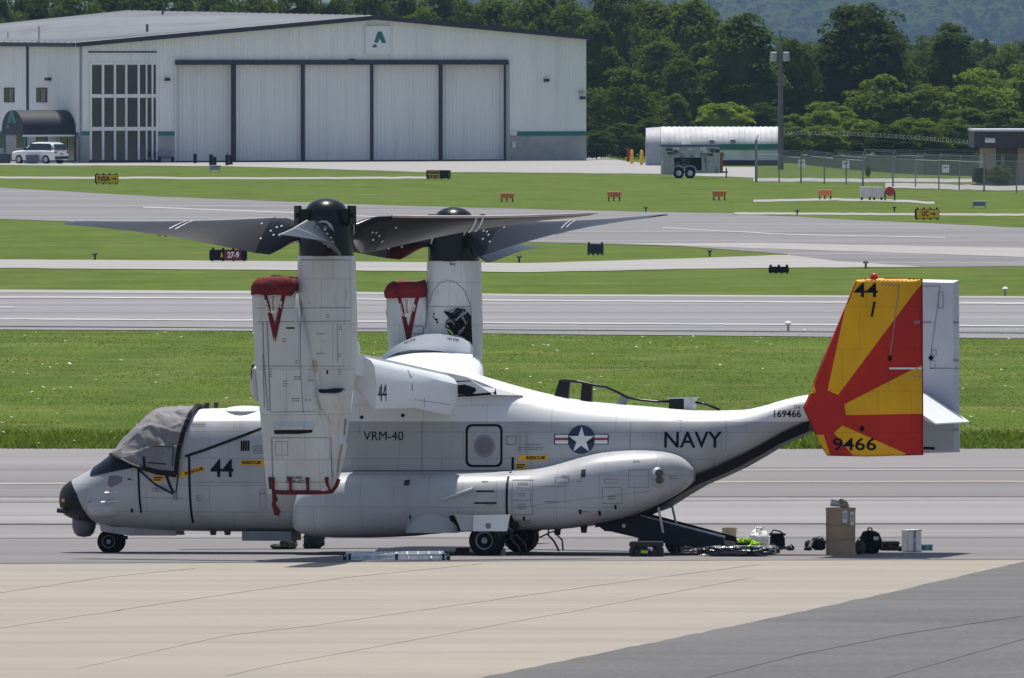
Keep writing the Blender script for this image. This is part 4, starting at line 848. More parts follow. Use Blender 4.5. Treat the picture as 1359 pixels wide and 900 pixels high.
# red intake covers with their V straps (things of their own)
def intake_cover(side, label):
    t = link('intake_cover', None); t.matrix_world = AIR; tag(t, label, 'engine cover')
    m_ = MB(); rings = []
    for y, xl, xr, hd in ((392, 339.8, 397.5, .66), (386, 339.4, 398, .67), (380, 340, 398.5, .67), (375, 342, 398.5, .65), (371, 345.5, 397.5, .62), (369, 350, 395.5, .56), (368.6, 362, 384, .2)):
        a, b_ = L(xl, y, -7.1), L(xr, y, -7.1); cx, hx = (a.x + b_.x) / 2, (b_.x - a.x) / 2; ring = []
        for k in range(40):
            u = 2 * math.pi * k / 40; p = Vector((cx + hx * sgnpow(math.cos(u), .38), side * 7.22 + hd * sgnpow(math.sin(u), .38), a.z))
            j = noise.noise(p * 2.6) * .07 + (abs(noise.noise(p * 5)) - .2) * .09; ring.append(p + Vector((j * .6 if abs(math.cos(u)) < .9 else 0, j, j * (.9 if y < 385 else .5))))
        rings.append(ring)
    m_.loft(rings); m_.build('cloth', M['cloth_red'], t, True, 70)
    bv, yl, dx = (NB1, -7.8, 0) if side < 0 else (NB2, 6.6, 171.5 + 3)
    y0 = -30 if side < 0 else 0.0; sy = 0 if side < 0 else 4.5
    def X(pts): return [(433 + dx + (a - 433) * (1 if side < 0 else .965), c + sy) for a, c in pts]
    decal('strap', [poly(X([(350, 390), (354.5, 390), (366, 432), (364.5, 454)]), yl), poly(X([(374.5, 390), (379.5, 390), (366.5, 454), (364, 436)]), yl)], M['cloth_red'], bv, t, .012, y0=y0)
    pc = X([(363, 403)])[0]
    decal('tag', [poly(X([(360, 390), (366.5, 390), (366.5, 416), (360, 416)]), yl)], M['plastic'], bv, t, .014, y0=y0)
    decal('lettering', [textpx('DANGER', pc[0] - 9.5, pc[1] - 2, pc[0] + 9.5, pc[1] + 2, yl, .03, R(88))], M['insred'], bv, t, .018, y0=y0)
    pi, pj = X([(355, 407)])[0], X([(372.5, 404)])[0]
    decal('lettering', [textpx('INTAKE', pi[0] - 8.5, pi[1] - 1.7, pi[0] + 8.5, pi[1] + 1.7, yl, .03, R(74)), textpx('JET', pj[0] - 5, pj[1] - 1.7, pj[0] + 5, pj[1] + 1.7, yl, .03, R(102))], M['inswhite'], bv, t, .018, y0=y0)
    return t
intake_cover(-1, 'red cloth intake cover with V strap on the near engine nacelle')
tc_ = intake_cover(1, 'red cloth intake cover with V strap on the far engine nacelle')
m_ = MB(); m_.tube([L(a, c, 7.1) for a, c in ((519, 384), (516, 395), (517, 405), (514.5, 414), (515, 421))], [.05, .04, .045, .04, .03], 6); m_.build('streamer', M['cloth_red'], tc_, True)
# exhaust cover straps on the near nacelle
ex_ = link('exhaust_cover_straps', None); ex_.matrix_world = AIR; tag(ex_, 'red straps tied round the lower exhaust of the near engine nacelle', 'straps')
def on(px, py, off=.03):
    p = L(px, py, YN); h = NB1.ray_cast(Vector((p.x, -30, p.z)), Vector((0, 1, 0)))[0]
    return Vector((p.x, (h.y if h is not None else -7.45) - off, p.z))
m_ = MB(); m_.tube([on(x, y) for x, y in ((361.5, 653.2), (380, 653.8), (400, 653.8), (420, 653.8), (437, 652.8))] + [on(443, 645), on(446.5, 636)], .042, 6); m_.build('strap', M['cloth_red'], ex_, True)
for x in (362.5, 386, 409, 433.5): m_ = MB(); m_.tube([on(x - .5, 634), on(x, 643), on(x, 653)], [.045, .028, .03], 6); m_.build('strap', M['cloth_red'], ex_, True)
p = on(363, 655); m_ = MB(); m_.tube([p, p + Vector((.03, 0, -.12)), p + Vector((.0, -.01, -.2)), p + Vector((.07, 0, -.35)), p + Vector((.05, 0, -.41))], [.035, .06, .045, .075, .05], 6); m_.build('streamer', M['cloth_red'], ex_, True)
decal('strap', stroke([(358, 634), (359, 648)], YN, .05), M['dark'], NB1, ex_, .02)
# wheel chocks
for (px, py, lab) in ((613, 737, 'small dark red wheel chock ahead of the near main wheel'), (661, 738, 'small dark red wheel chock behind the near main wheel')):
    p = G(px, py); t = empty('wheel_chock', lab, 'chock', p, R(-9))
    m_ = MB(); m_.prism([(-.14, 0, .0), (.14, 0, 0), (.09, 0, .14), (-.09, 0, .14)], (0, -.12, 0), (0, .12, 0)); m_.build('block', mat('chock_red', (.10, .018, .02), .8), t)
    m_ = MB(); m_.box((.12, -.1, .09), (.08, .1, .13)); m_.build('end_cap', M['alu'] if px > 640 else M['dark'], t)

# ================================================================== BELONGINGS ON THE APRON
def lump(name, dims, m, parent, amp=.06, sq=2.6, seed=0, n=(16, 22), off=(0, 0, 0), fr=2.2, flat=.5):
    """a soft bag: rounded block with folds, resting on its base"""
    m_ = MB(); rings = []; dx, dy, dz = dims; mx_ = max(dims)
    for i in range(n[0] + 1):
        ph = -math.pi / 2 + math.pi * i / n[0]; r = []
        for k in range(n[1]):
            th = 2 * math.pi * k / n[1]
            p = Vector((dx / 2 * sgnpow(math.cos(th), 2 / sq) * abs(math.cos(ph)) ** (2 / sq), dy / 2 * sgnpow(math.sin(th), 2 / sq) * abs(math.cos(ph)) ** (2 / sq), dz / 2 * sgnpow(math.sin(ph), 2 / sq)))
            q_ = p / mx_ * fr * 2 + Vector((seed, seed * 1.7, 0)); p *= 1 + amp * 2 * noise.noise(q_) + amp * 1.4 * noise.noise(q_ * 2.7) - amp * abs(noise.noise(q_ * 1.6))
            p.z = max(p.z + dz / 2, 0.0); r.append(p + Vector(off))
        rings.append(r)
    m_.loft(rings); return m_.build(name, m, parent, True, 60)
def on_ground(name, label, cat, px, py, rz=0.0, group=None):
    p = G(px, py, .014); return empty(name, label, cat, p, rz, group), ppm(p.y)
def carton(px0, px1, py0, py1, label, m, base=None, rz=.06, labels=(), name='cardboard_box', deep=.45, cat='box'):
    b = base if base is not None else G((px0 + px1) / 2, py1, .014); k = ppm(b.y); w_, h = (px1 - px0) / k, (py1 - py0) / k
    t = empty(name, label, cat, b, rz); m_ = MB(); m_.box((0, 0, h / 2), (w_, deep, h)); m_.build('body', m, t, bevel=.012)
    f = MB()
    for z in (.012, h - .012): f.box((0, -deep / 2 - .004, z), (w_ * .98, .012, .02))
    f.box((0, -deep / 2 - .003, h * .5), (.05, .008, h * .96)); f.build('tape', M['tan'] if m is M['cardboard'] else M['grey'], t)
    for (u, v_, a, c) in labels:
        l_ = MB(); l_.box((w_ * (u - .5), -deep / 2 - .006, h * v_), (w_ * a, .008, h * c)); l_.build('paper_label', M['inswhite'], t)
        l2 = MB()
        for i in range(3): l2.box((w_ * (u - .5), -deep / 2 - .012, h * (v_ - c * .25 + c * .22 * i)), (w_ * a * .7, .004, h * c * .07))
        l2.build('label_print', M['navy'], t)
    return t, b, h
b = G(1115.7, 738, .014); k = ppm(b.y); rd_, h0 = 20.2 / k, 63 / k
t = empty('fibre_drum', 'tall tan drum with two rolling hoops and white paper labels on the apron', 'drum', b)
m_ = MB(); cyl = lambda pr: [[(r * rd_ * math.cos(2 * math.pi * i / 40), r * rd_ * math.sin(2 * math.pi * i / 40), z * h0) for i in range(40)] for r, z in pr]
m_.loft(cyl(((.97, 0), (.985, .012), (.965, .03), (.965, .33), (.985, .335), (.985, .345), (.96, .352), (.985, .36), (.985, .37), (.965, .375), (.965, .62), (.985, .625), (.985, .635), (.96, .642), (.985, .65), (.985, .66), (.965, .665), (.965, .965), (.95, .97)))); m_.build('body', M['cardboard'], t, True, 25)
m_ = MB(); m_.loft(cyl(((.97, .955), (.995, .96), (1.0, .99), (.97, 1.0), (.93, .985)))); m_.build('lid', M['cardboard'], t, True, 30)
for a0, a1, z0, z1 in ((-84, -66, .70, .955), (-52, -30, .64, .93)):
    m_ = MB(); rg = [[(rd_ * .985 * math.cos(R(a0 + (a1 - a0) * i / 5)), rd_ * .985 * math.sin(R(a0 + (a1 - a0) * i / 5)), h0 * z) for i in range(6)] for z in (z0, z1)]; m_.loft(rg, 0, False, False); m_.build('paper_label', M['inswhite'], t)
    m_ = MB()
    for z in (.3, .45, .6, .72):
        rg = [[(rd_ * .992 * math.cos(R(a0 + (a1 - a0) * (.15 + .65 * i / 5))), rd_ * .992 * math.sin(R(a0 + (a1 - a0) * (.15 + .65 * i / 5))), h0 * (z0 + (z1 - z0) * (z + d_))) for i in range(6)] for d_ in (0, .06)]; m_.loft(rg, 0, False, False)
    m_.build('label_print', M['navy'], t)
t = empty('paper_roll', 'crumpled pale paper roll lying on top of the tan drum', 'paper', b + Vector((-.06, 0, h0 * 1.0 + .004)), .1)
m_ = MB(); m_.tube([(-.13, 0, .10), (.0, 0, .08), (.22, 0, .03)], [.07, .06, .03], 10); m_.build('roll', M['alu'], t, True); lump('crumple', (.16, .14, .14), M['cardboard'], t, .12, off=(.12, .0, 0)); lump('crumple', (.10, .10, .10), M['grey'], t, .1, seed=3, off=(.07, -.04, .07))
carton(1199, 1220.5, 704, 734, 'tall white box standing alone at the right end of the luggage', M['plastic'], rz=.5, deep=.24, labels=((.5, .55, .4, .12),), name='white_box')
carton(1222, 1236.5, 723.5, 732, 'small teal box on the ground right of the tall white box', M['tealbox'], rz=.2, deep=.2, name='teal_box')
def backpack(px0, px1, py0, py1, label, m, seed, strap=True, tagm=None):
    t, k = on_ground('backpack', label, 'backpack', (px0 + px1) / 2, py1, .2); w_, h = (px1 - px0) / k, (py1 - py0) / k
    lump('body', (w_, .34, h), m, t, .05, 2.8, seed); lump('front_pocket', (w_ * .72, .16, h * .5), m, t, .06, 2.8, seed + 2, off=(0, -.2, .02))
    m_ = MB(); m_.tube([(-.05, 0, h * .96), (-.03, 0, h + .05), (.03, 0, h + .05), (.05, 0, h * .96)], .015, 6); m_.build('handle', m, t, True)
    if strap:
        for s_ in (-1, 1): m_ = MB(); m_.tube([(s_ * w_ * .32, -.16, h * .9), (s_ * w_ * .42, -.24, h * .6), (s_ * w_ * .40, -.22, h * .2)], .018, 6); m_.build('strap', m, t, True)
    if tagm: m_ = MB(); m_.box((.08, -.19, h * .68), (.10, .02, .07)); m_.build('patch', tagm, t)
    return t
backpack(883.5, 906.5, 704, 735, 'olive drab backpack standing by the ramp behind the silver ladder', M['olive'], 1)
backpack(1141, 1168, 705, 736, 'large black backpack standing right of the tan drum', M['bagblack'], 4, tagm=M['inswhite'])
t, k = on_ground('kit_bag', 'small round olive bag between the tan drum and black backpack', 'bag', 1141, 737); lump('body', (.21, .26, .28), M['olive'], t, .05, 2.3, 6); m_ = MB(); m_.tube([(-.06, -.05, .26), (0, -.06, .34), (.06, -.05, .26)], .012, 6); m_.build('handle', M['olive'], t)
t, k = on_ground('duffel_bag', 'black and white duffel bag slumped left of the tan drum', 'bag', 1086, 731.5); lump('body', (.30, .3, .27), M['bagblack'], t, .10, 2.4, 9); lump('flap', (.14, .22, .20), M['bagblack'], t, .12, 2.2, 11, off=(-.20, .0, 0)); m_ = MB(); m_.prism([(-.23, -.17, .05), (-.17, -.18, .02), (-.10, -.19, .20), (-.14, -.17, .22)], (0, -.01, 0), (0, .01, 0)); m_.build('white_panel', M['plastic'], t); m_ = MB(); m_.tube([(0, -.1, .22), (.08, -.16, .30), (.13, -.16, .2)], .014, 6); m_.build('strap', M['plastic'], t, True)
def hard_case(px0, px1, py0, py1, label, tagm=None, rz=-.05):
    t, k = on_ground('equipment_case', label, 'case', (px0 + px1) / 2, py1, rz); w_, h = (px1 - px0) / k, (py1 - py0) / k; d = .42
    m_ = MB(); m_.box((0, 0, h * .31), (w_, d, h * .60)); m_.build('base', M['dark'], t, bevel=.02)
    m_ = MB(); m_.box((0, 0, h * .81), (w_, d, h * .36)); m_.build('lid', M['dark'], t, bevel=.02)
    for u in (-.36, -.12, .12, .36): m_ = MB(); m_.box((w_ * u, -d / 2 - .012, h * .32), (.035, .03, h * .5)); m_.build('rib', M['signblack'], t)
    for u in (-.25, .25): m_ = MB(); m_.box((w_ * u, -d / 2 - .022, h * .66), (.07, .03, h * .22)); m_.build('latch', M['bagblack'], t)
    m_ = MB(); m_.tube([(-.09, -d / 2, h * .52), (-.08, -d / 2 - .05, h * .50), (.08, -d / 2 - .05, h * .50), (.09, -d / 2, h * .52)], .014, 6); m_.build('handle', M['bagblack'], t)
    if tagm:
        m_ = MB(); m_.box((-.03, -d / 2 - .03, h * .40), (.13, .008, h * .26)); m_.build('sticker', M['lime'], t); m_ = MB(); m_.box((.08, -d / 2 - .03, h * .55), (.09, .008, h * .22)); m_.build('sticker', M['inswhite'], t)
    return t
hard_case(835.5, 880.5, 719.5, 740, 'black hard case with a lime green sticker at the foot of ramp', True)
hard_case(1168, 1193, 719, 732, 'flat black case between the black backpack and tall white box', None, .1)
t, k = on_ground('duffel_bag', 'black duffel bag under the ramp behind the stickered hard case', 'bag', 864, 730, 0); p = t.location; t.location = (p.x, p.y + .5, gz(p.y + .5) + .014); lump('body', (.52, .36, .30), M['bagblack'], t, .07, 2.6, 14); m_ = MB(); m_.tube([(-.1, -.1, .28), (0, -.12, .36), (.1, -.1, .28)], .014, 6); m_.build('handle', M['bagblack'], t)
t, k = on_ground('roll_bag', 'long brown roll bag lying beside the ramp', 'bag', 932, 729, 0); lump('body', (.48, .26, .17), mat('brown_canvas', (.13, .075, .05), .85, .3, 8, bump=.3), t, .05, 3, 15); m_ = MB(); [m_.tube([(u, -.14, .01), (u, -.15, .09), (u, -.06, .175), (u, .1, .17)], .012, 6) for u in (-.12, .12)]; m_.build('strap', M['olive'], t)
t, k = on_ground('bucket', 'tan plastic bucket standing behind the hi-vis vests', 'bucket', 968.5, 729, 0); p = t.location; t.location = (p.x, p.y + .4, gz(p.y + .4) + .014)
m_ = MB(); m_.loft([[(r * math.cos(2 * math.pi * i / 24), r * math.sin(2 * math.pi * i / 24), z) for i in range(24)] for r, z in ((.125, 0), (.135, .2), (.145, .39), (.158, .392), (.158, .41), (.14, .41), (.13, .08), (.01, .08))]); m_.build('body', M['tan'], t, True, 35); m_ = MB(); m_.loft([[(r * math.cos(2 * math.pi * i / 24), r * math.sin(2 * math.pi * i / 24), z) for i in range(24)] for r, z in ((.147, .32), (.156, .325), (.156, .34), (.147, .345))]); m_.build('hoop', M['tan'], t, True)
t, k = on_ground('trash_bag', 'crumpled white plastic bag among the luggage', 'bag', 1007, 729, 0); lump('body', (.42, .36, .38), M['plastic'], t, .14, 2.1, 21, fr=3.2); lump('knot', (.16, .14, .12), M['plastic'], t, .25, 2, 25, off=(.02, 0, .33), fr=3)
t, k = on_ground('tool_bag', 'open black tool bag right of the white plastic bag', 'bag', 1031.5, 731, 0); lump('body', (.30, .30, .30), M['bagblack'], t, .09, 3.4, 28); m_ = MB(); m_.box((0, 0, .31), (.33, .3, .04)); m_.build('rim', M['bagblack'], t, bevel=.01); m_ = MB(); m_.tube([(-.14, -.05, .3), (-.08, -.06, .40), (.06, -.06, .37), (.13, -.05, .31)], .016, 6); m_.build('handle', M['bagblack'], t, True); m_ = MB(); m_.box((.1, -.16, .05), (.16, .06, .05)); m_.build('side_pocket', M['dark'], t)
t, k = on_ground('safety_vests', 'heap of black and lime hi-vis vests in front of the tan bucket', 'vests', 985, 730, 0)
lump('dark_cloth', (.46, .30, .19), M['bagblack'], t, .12, 2.3, 31, fr=3)
for u, v_, s_, sd in ((-.26, -.05, .22, 1), (.24, -.12, .18, 2), (-.02, -.10, .12, 3), (.10, -.05, .13, 4), (-.12, -.06, .11, 5)): lump('lime_cloth', (s_ * 1.25, s_ * .8, s_ * .8), M['lime'], t, .38, 2.6, 40 + sd, n=(14, 18), off=(u, v_, .01 if s_ > .15 else .12), fr=5)
t, k = on_ground('safety_vests', 'single lime hi-vis vest dropped at the end of ramp', 'vests', 951, 727, 0); lump('lime_cloth', (.14, .12, .18), M['lime'], t, .18, 2.2, 51, n=(10, 12), fr=3)
for px, py, dims, m, sd, lab, nm in ((948, 731, (.26, .22, .16), M['bagblack'], 81, 'small black pouch dropped beside the ramp end', 'pouch'), (1049, 732, (.16, .2, .10), M['dark'], 83, 'small dark pouch right of the open black tool bag', 'pouch'), (912, 733, (.22, .2, .14), M['bagblack'], 85, 'black pouch lying between the olive backpack and ladder', 'pouch'), (1024, 733, (.24, .22, .13), M['olive'], 87, 'flat olive pouch in front of the white plastic bag', 'pouch'), (967, 733, (.34, .2, .10), M['plastic'], 89, 'crumpled white cloth between the ladder and the hi-vis vests', 'cloth'), (1196, 733, (.16, .16, .09), M['bagblack'], 91, 'tiny black pouch left of the tall white box', 'pouch'), (1072, 732, (.14, .2, .07), M['bagblack'], 93, 'flat black pouch left of the black and white duffel', 'pouch')):
    t, k = on_ground(nm, lab, nm, px, py, .2); lump('body', dims, m, t, .12, 2.6, sd, n=(12, 16), fr=3); m_ = MB(); m_.tube([(-dims[0] * .4, -dims[1] * .3, dims[2] * .8), (0, -dims[1] * .45, dims[2] * 1.25), (dims[0] * .4, -dims[1] * .3, dims[2] * .7)], .012, 6); m_.build('strap', M['dark'], t, True)
def ladder(px0, px1, py, label, rails, rungs, dy, m, hz, rz=0.0, name='ladder'):
    p = G((px0 + px1) / 2, py, .014); k = ppm(p.y); ln = (px1 - px0) / k; t = empty(name, label, 'ladder', p, rz)
    for i in range(rails):
        for z in (.035, hz):
            m_ = MB(); m_.box((rnd.uniform(-.03, .03), dy * (i / (rails - 1) - .5), z), (ln * (1 if z < .05 else .93), .04, .03), ry=rnd.uniform(-.012, .012)); m_.build('rail', m, t)
    for i in range(rungs):
        x = ln * ((i + .5) / rungs - .5); m_ = MB(); m_.tube([(x, -dy / 2, .035), (x, dy / 2, .035)], .018, 8); m_.build('rung', m, t)
        m_ = MB(); m_.tube([(x * .93, -dy / 2, hz), (x * .93, dy / 2, hz)], .018, 8); m_.build('rung', m, t)
        if i % 2 == 0: m_ = MB(); m_.box((x, -dy / 2 - .01, hz / 2 + .02), (.05, .04, hz)); m_.build('bracket', M['dark'] if i % 4 == 0 else m, t)
    for i in range(rungs * 2):
        x = ln * ((i + .5) / rungs / 2 - .5); m_ = MB(); m_.tube([(x - ln * .02, -dy / 2 - .015, .03 if i % 2 else hz), (x + ln * .02, -dy / 2 - .015, hz if i % 2 else .03)], .011, 6); m_.build('brace', m, t)
    for s_ in (-1, 1):
        for v_ in (-.5, .5): m_ = MB(); m_.box((s_ * ln * .49, v_ * dy, .05), (.07, .08, .09)); m_.build('foot', M['dark'], t)
    return t
ladder(456, 596, 744, 'white folded ladder lying on the ground under the aircraft belly', 4, 9, 1.1, M['white'], .12, R(1))
ladder(893, 1034, 735, 'silver folded ladder lying on the ground by the luggage', 3, 9, .7, M['alu'], .12, R(-1))
t, k = on_ground('plastic_sheet', 'crumpled black plastic sheet thrown over the silver ladder', 'sheet', 978, 740, 0); lump('sheet', (1.28, .34, .19), mat('glossy_black_plastic', (.012, .014, .022), .18, .3, 6, bump=.8, bscale=9, spec=.8), t, .26, 3, 61, (22, 60), fr=11)
t, k = on_ground('kit_bag', 'green kit bag on the ground behind the forward belly', 'bag', 416, 729.5, 0); lump('body', (.42, .36, .48), mat('green_cloth', (.045, .075, .05), .85, .4, 6, bump=.5), t, .15, 2.5, 71, fr=3.4); m_ = MB(); m_.tube([(-.1, 0, .44), (0, 0, .54), (.1, 0, .44)], .016, 6); m_.build('handle', M['olive'], t)
t, k = on_ground('kit_bag', 'dark camouflage kit bag slumped below the belly hatch', 'bag', 383, 730.5, 0); cam_m = mat('camouflage', (.055, .07, .04), .9, .6, 9, col2=(.018, .022, .016), fac_lo=.45, fac_hi=.55); lump('body', (.36, .34, .24), cam_m, t, .12, 2.3, 75); lump('flap', (.28, .26, .12), cam_m, t, .15, 2.2, 78, off=(-.22, -.03, 0)); lump('flap', (.2, .2, .34), cam_m, t, .1, 2.6, 79, off=(.06, .02, .05))

# ================================================================== SIGNS AND AIRFIELD FURNITURE
def sign(px0, px1, py0, py1, label, face=M['yellow'], txt=None, ink=M['signblack'], back=False, extra=None, rz=0.0, tx=(.14, .86, .2, .8), lights=4, frame=M['signblack'], deep=.5, arrow_=False):
    p = G((px0 + px1) / 2, py1 + .4); k = ppm(p.y); w_, h = (px1 - px0) / k, (py1 - py0) / k; t = empty('airfield_sign', label, 'sign', p, rz); lg = h * .12
    m_ = MB(); m_.box((0, .0, lg + (h - lg) / 2), (w_, deep, h - lg)); m_.build('case', frame, t, bevel=.03)
    if face is not None:
        x0 = -w_ / 2 + w_ * .07; x1 = w_ / 2 - w_ * .02
        m_ = MB(); m_.box(((x0 + x1) / 2, -deep / 2 - .02, lg + (h - lg) * .5), (x1 - x0, .05, (h - lg) * .86)); m_.build('face', face, t)
    if extra: extra(t, w_, h, lg, deep)
    for i in range(lights): m_ = MB(); m_.box((-w_ * .4 + w_ * .8 * i / max(1, lights - 1), -deep * .2, h + .04), (.10, .2, .09)); m_.build('lamp_cap', M['signblack'], t)
    for u in (-.42, -.14, .14, .42): m_ = MB(); m_.tube([(u * w_, 0, -.02), (u * w_, 0, lg + .05)], .05, 6); m_.build('leg', M['dark'], t)
    if txt: text_obj('lettering', txt, -w_ / 2 + w_ * tx[0], -w_ / 2 + w_ * tx[1], lg + (h - lg) * tx[2], lg + (h - lg) * tx[3], -deep / 2 - .055, ink, t, .03)
    if arrow_:
        x0, x1 = -w_ / 2 + w_ * arrow_[0], -w_ / 2 + w_ * arrow_[1]; zc = lg + (h - lg) * .5; hh = (h - lg) * .2; y = -deep / 2 - .056
        m_ = MB(); m_.add([(x0, y, zc - hh * .28), (x1 - hh, y, zc - hh * .28), (x1 - hh, y, zc - hh), (x1, y, zc), (x1 - hh, y, zc + hh), (x1 - hh, y, zc + hh * .28), (x0, y, zc + hh * .28)], [tuple(range(7))]); m_.build('arrow', ink, t)
    return t
sign(126, 157, 231, 244.5, 'yellow airfield sign reading NSA with arrow, on grass before hangar', txt='NSA', tx=(.15, .66, .22, .8), arrow_=(.70, .93))
sign(1214, 1246.5, 277, 291.5, 'yellow airfield sign reading UC with arrow, beside the taxiway', txt='UC', tx=(.28, .56, .25, .82), arrow_=(.62, .84))
def x279(t, w_, h, lg, deep):
    for x0, x1, m in ((.40, .85, M['signred']), (.27, .39, M['signblack'])):
        m_ = MB(); m_.box((-w_ / 2 + w_ * (x0 + x1) / 2, -deep / 2 - .02, lg + (h - lg) * .5), (w_ * (x1 - x0), .05, (h - lg) * .86)); m_.build('face', m, t)
    text_obj('lettering', 'A', -w_ / 2 + w_ * .295, -w_ / 2 + w_ * .365, lg + (h - lg) * .25, lg + (h - lg) * .78, -deep / 2 - .056, M['yellow'], t, .02)
sign(278, 328, 331, 347, 'dark red runway sign reading 27-9 below the left rotor blade', None, '27-9', M['inswhite'], extra=x279, tx=(.48, .79, .22, .8))
sign(779.5, 801, 323.5, 338, 'plain dark back of a single airfield sign right of the rotors', None, None, frame=mat('sign_back', (.02, .028, .045), .5), lights=2)
sign(1020, 1047, 353.5, 362.5, 'low black sign back lying near the pale road edge', None, None, frame=M['signblack'], lights=3)
def x3(t, w_, h, lg, deep):
    for u in (.12, .24, .36, .48):
        m_ = MB(); m_.box((-w_ / 2 + w_ * u, -deep / 2 - .055, lg + (h - lg) * .28), (w_ * .07, .02, (h - lg) * .36)); m_.build('lettering', M['signblack'], t)
    m_ = MB(); m_.box((-w_ * .2, -deep / 2 - .055, lg + (h - lg) * .72), (w_ * .5, .02, (h - lg) * .28)); m_.build('lettering', mat('sign_brown', (.12, .06, .015), .6), t)
    m_ = MB(); m_.box((w_ * .27, -deep / 2 - .03, lg + (h - lg) * .5), (w_ * .4, .06, (h - lg) * .9)); m_.build('side_cover', M['signblack'], t)
sign(566, 598, 225.5, 238, 'yellow and black airfield sign seen at an angle, right of path end', txt=None, extra=x3, rz=R(-8), lights=0)
def marker(px, py0, py1, label, m=M['orange']):
    p = G(px, py1); k = ppm(p.y); h = (py1 - py0) / k; w_ = 20 / k; t = empty('runway_marker', label, 'marker', p, 0, 'orange markers in the grass')
    m_ = MB(); m_.prism([(-w_ / 2, 0, h * .95), (w_ / 2, 0, h * .95), (w_ * .42, 0, h * .42), (-w_ * .38, 0, h * .42)], (0, -.3, 0), (0, .3, 0)); m_.build('trough', m, t)
    m_ = MB(); m_.box((0, 0, h * .97), (w_ * .8, .5, .05)); m_.build('lid', mat('marker_lit_top', (.62, .42, .33), .5), t)  # paler pink top: sunlight on the marker put into the colour
    for x in (-.36, -.02, .36):
        m_ = MB(); m_.tube([(x * w_, -.2, -.02), (x * w_, -.2, h * .5)], .045, 6); m_.build('leg', M['dark'], t)
for a in ((673, 256.5, 268, 'orange-red trough marker on legs, leftmost of the four, above far hub'), (815, 254.5, 267, 'orange-red trough marker below the gap right of hangar'), (954.5, 253.5, 266, 'orange-red trough marker in grass below the grey trailer'), (1095, 252, 265, 'brightest orange trough marker, rightmost, left of the white cabinets')): marker(*a)
p = G(1157, 266); t = empty('utility_cabinet', 'pair of pale grey cabinets on a gravel strip beside red drum', 'cabinet', p); k = ppm(p.y)
for x, w_ in ((-8, 15), (8, 14)):
    m_ = MB(); m_.box((x / k, 0, .22 + 13 / k / 2), (w_ / k, .7, 13.5 / k)); m_.build('cabinet', M['plastic'], t, bevel=.02)
    m_ = MB(); m_.box((x / k, -.37, .22 + 6.5 / k), (w_ * .8 / k, .03, 10.5 / k)); m_.build('door', M['alu'], t)
    for u in (-.35, .35): m_ = MB(); m_.box(((x + u * w_) / k, 0, .12), (.12, .5, .28)); m_.build('foot', M['dark'], t)
p = G(1181, 266.5); t = empty('warning_drum', 'dark red drum on thin legs right of the pale cabinets', 'drum', p)
m_ = MB(); m_.tube([(0, -.35, 12.5 / k), (0, .35, 12.5 / k)], 6.3 / k, 14); m_.build('drum', M['red'], t, True, 40)
for x in (-.3, .3): m_ = MB(); m_.tube([(x, 0, 0), (x, 0, .6)], .05, 6); m_.build('leg', M['dark'], t)
def rack(px0, px1, py0, py1, label, m):
    p = G((px0 + px1) / 2, py1); k = ppm(p.y); w_, h = (px1 - px0) / k, (py1 - py0) / k; t = empty('equipment_stand', label, 'stand', p)
    m_ = MB(); m_.box((0, 0, h * .62), (w_ * .86, .4, h * .55)); m_.build('box', m, t, bevel=.02); m_ = MB(); m_.box((0, 0, h * .95), (w_, .5, .07)); m_.build('top', M['alu'], t)
    for x in (-.44, .44): m_ = MB(); m_.box((x * w_, 0, h * .45), (.10, .4, h * .9)); m_.build('leg', M['alu'], t)
rack(278, 293, 219.5, 229, 'small pale blue stand on grass in front of the hangar doors', mat('pale_blue', (.30, .36, .42), .5)); rack(1290, 1309, 267, 276.5, 'blue grey equipment stand on grass at far right', mat('steel_blue', (.17, .22, .30), .5))
def edge_light(px, py, h, label, m):
    p = G(px, py); t = empty('runway_light', label, 'light', p); m_ = MB(); m_.tube([(0, 0, -.02), (0, 0, h * .7)], .045, 8); m_.build('stem', M['tan'] if m is not M['dark'] else m, t); m_ = MB(); m_.tube([(0, 0, h * .66), (0, 0, h * .8), (0, 0, h)], [.11, .13, .06], 10); m_.build('lens', m, t, True)
edge_light(1046, 440, .36, 'pale runway edge light on the near runway edge left of fin', M['plastic']); edge_light(1334, 393, .36, 'pale runway edge light right of the tail', M['plastic'])
for px, py, lab in ((126, 345, 'tiny dark taxiway light left of the red runway sign'), (689, 348.5, 'tiny dark taxiway light below the far rotor blade'), (942, 340.5, 'tiny dark taxiway light in grass wedge point'), (1058, 285.5, 'tiny dark taxiway light on the thin path'), (1187, 281, 'tiny dark taxiway light left of UC sign'), (1149, 356.5, 'tiny dark taxiway light above the tail fin'), (857, 281.5, 'tiny dark taxiway light on the far taxiway edge')): edge_light(px, py, .34, lab, M['dark'])

# ================================================================== HANGAR
HA = R(25); HO = G(105, 216.3); hr = Vector((math.cos(HA), math.sin(HA), 0)); hd = Vector((-math.sin(HA), math.cos(HA), 0))
def W(u, v, z): return HO + hr * u + hd * v + Vector((0, 0, z))
def proj(p):
    d = p - CAM; s_ = F / d.dot(FWD); return 679.5 + d.dot(RT) * s_, 450 - d.dot(UP) * s_
def solve(f, target, a, b_):
    fa = f(a) - target
    for _ in range(50):
        m_ = (a + b_) / 2
        if (f(m_) - target) * fa > 0: a = m_
        else: b_ = m_
    return a
def U(px): return solve(lambda u: proj(W(u, 0, 3))[0], px, -20, 80)
def V(px): return solve(lambda v: proj(W(0, v, 3))[0], px, -5, 80)
def ZF(px, py): return at_depth(px, py, W(U(px), 0, 0).y).z
def ZS(px, py): return at_depth(px, py, W(0, V(px), 0).y).z
hang = link('hangar', None); hang.location = HO; tag(hang, 'large white corrugated aircraft hangar with five sliding door panels', 'hangar')
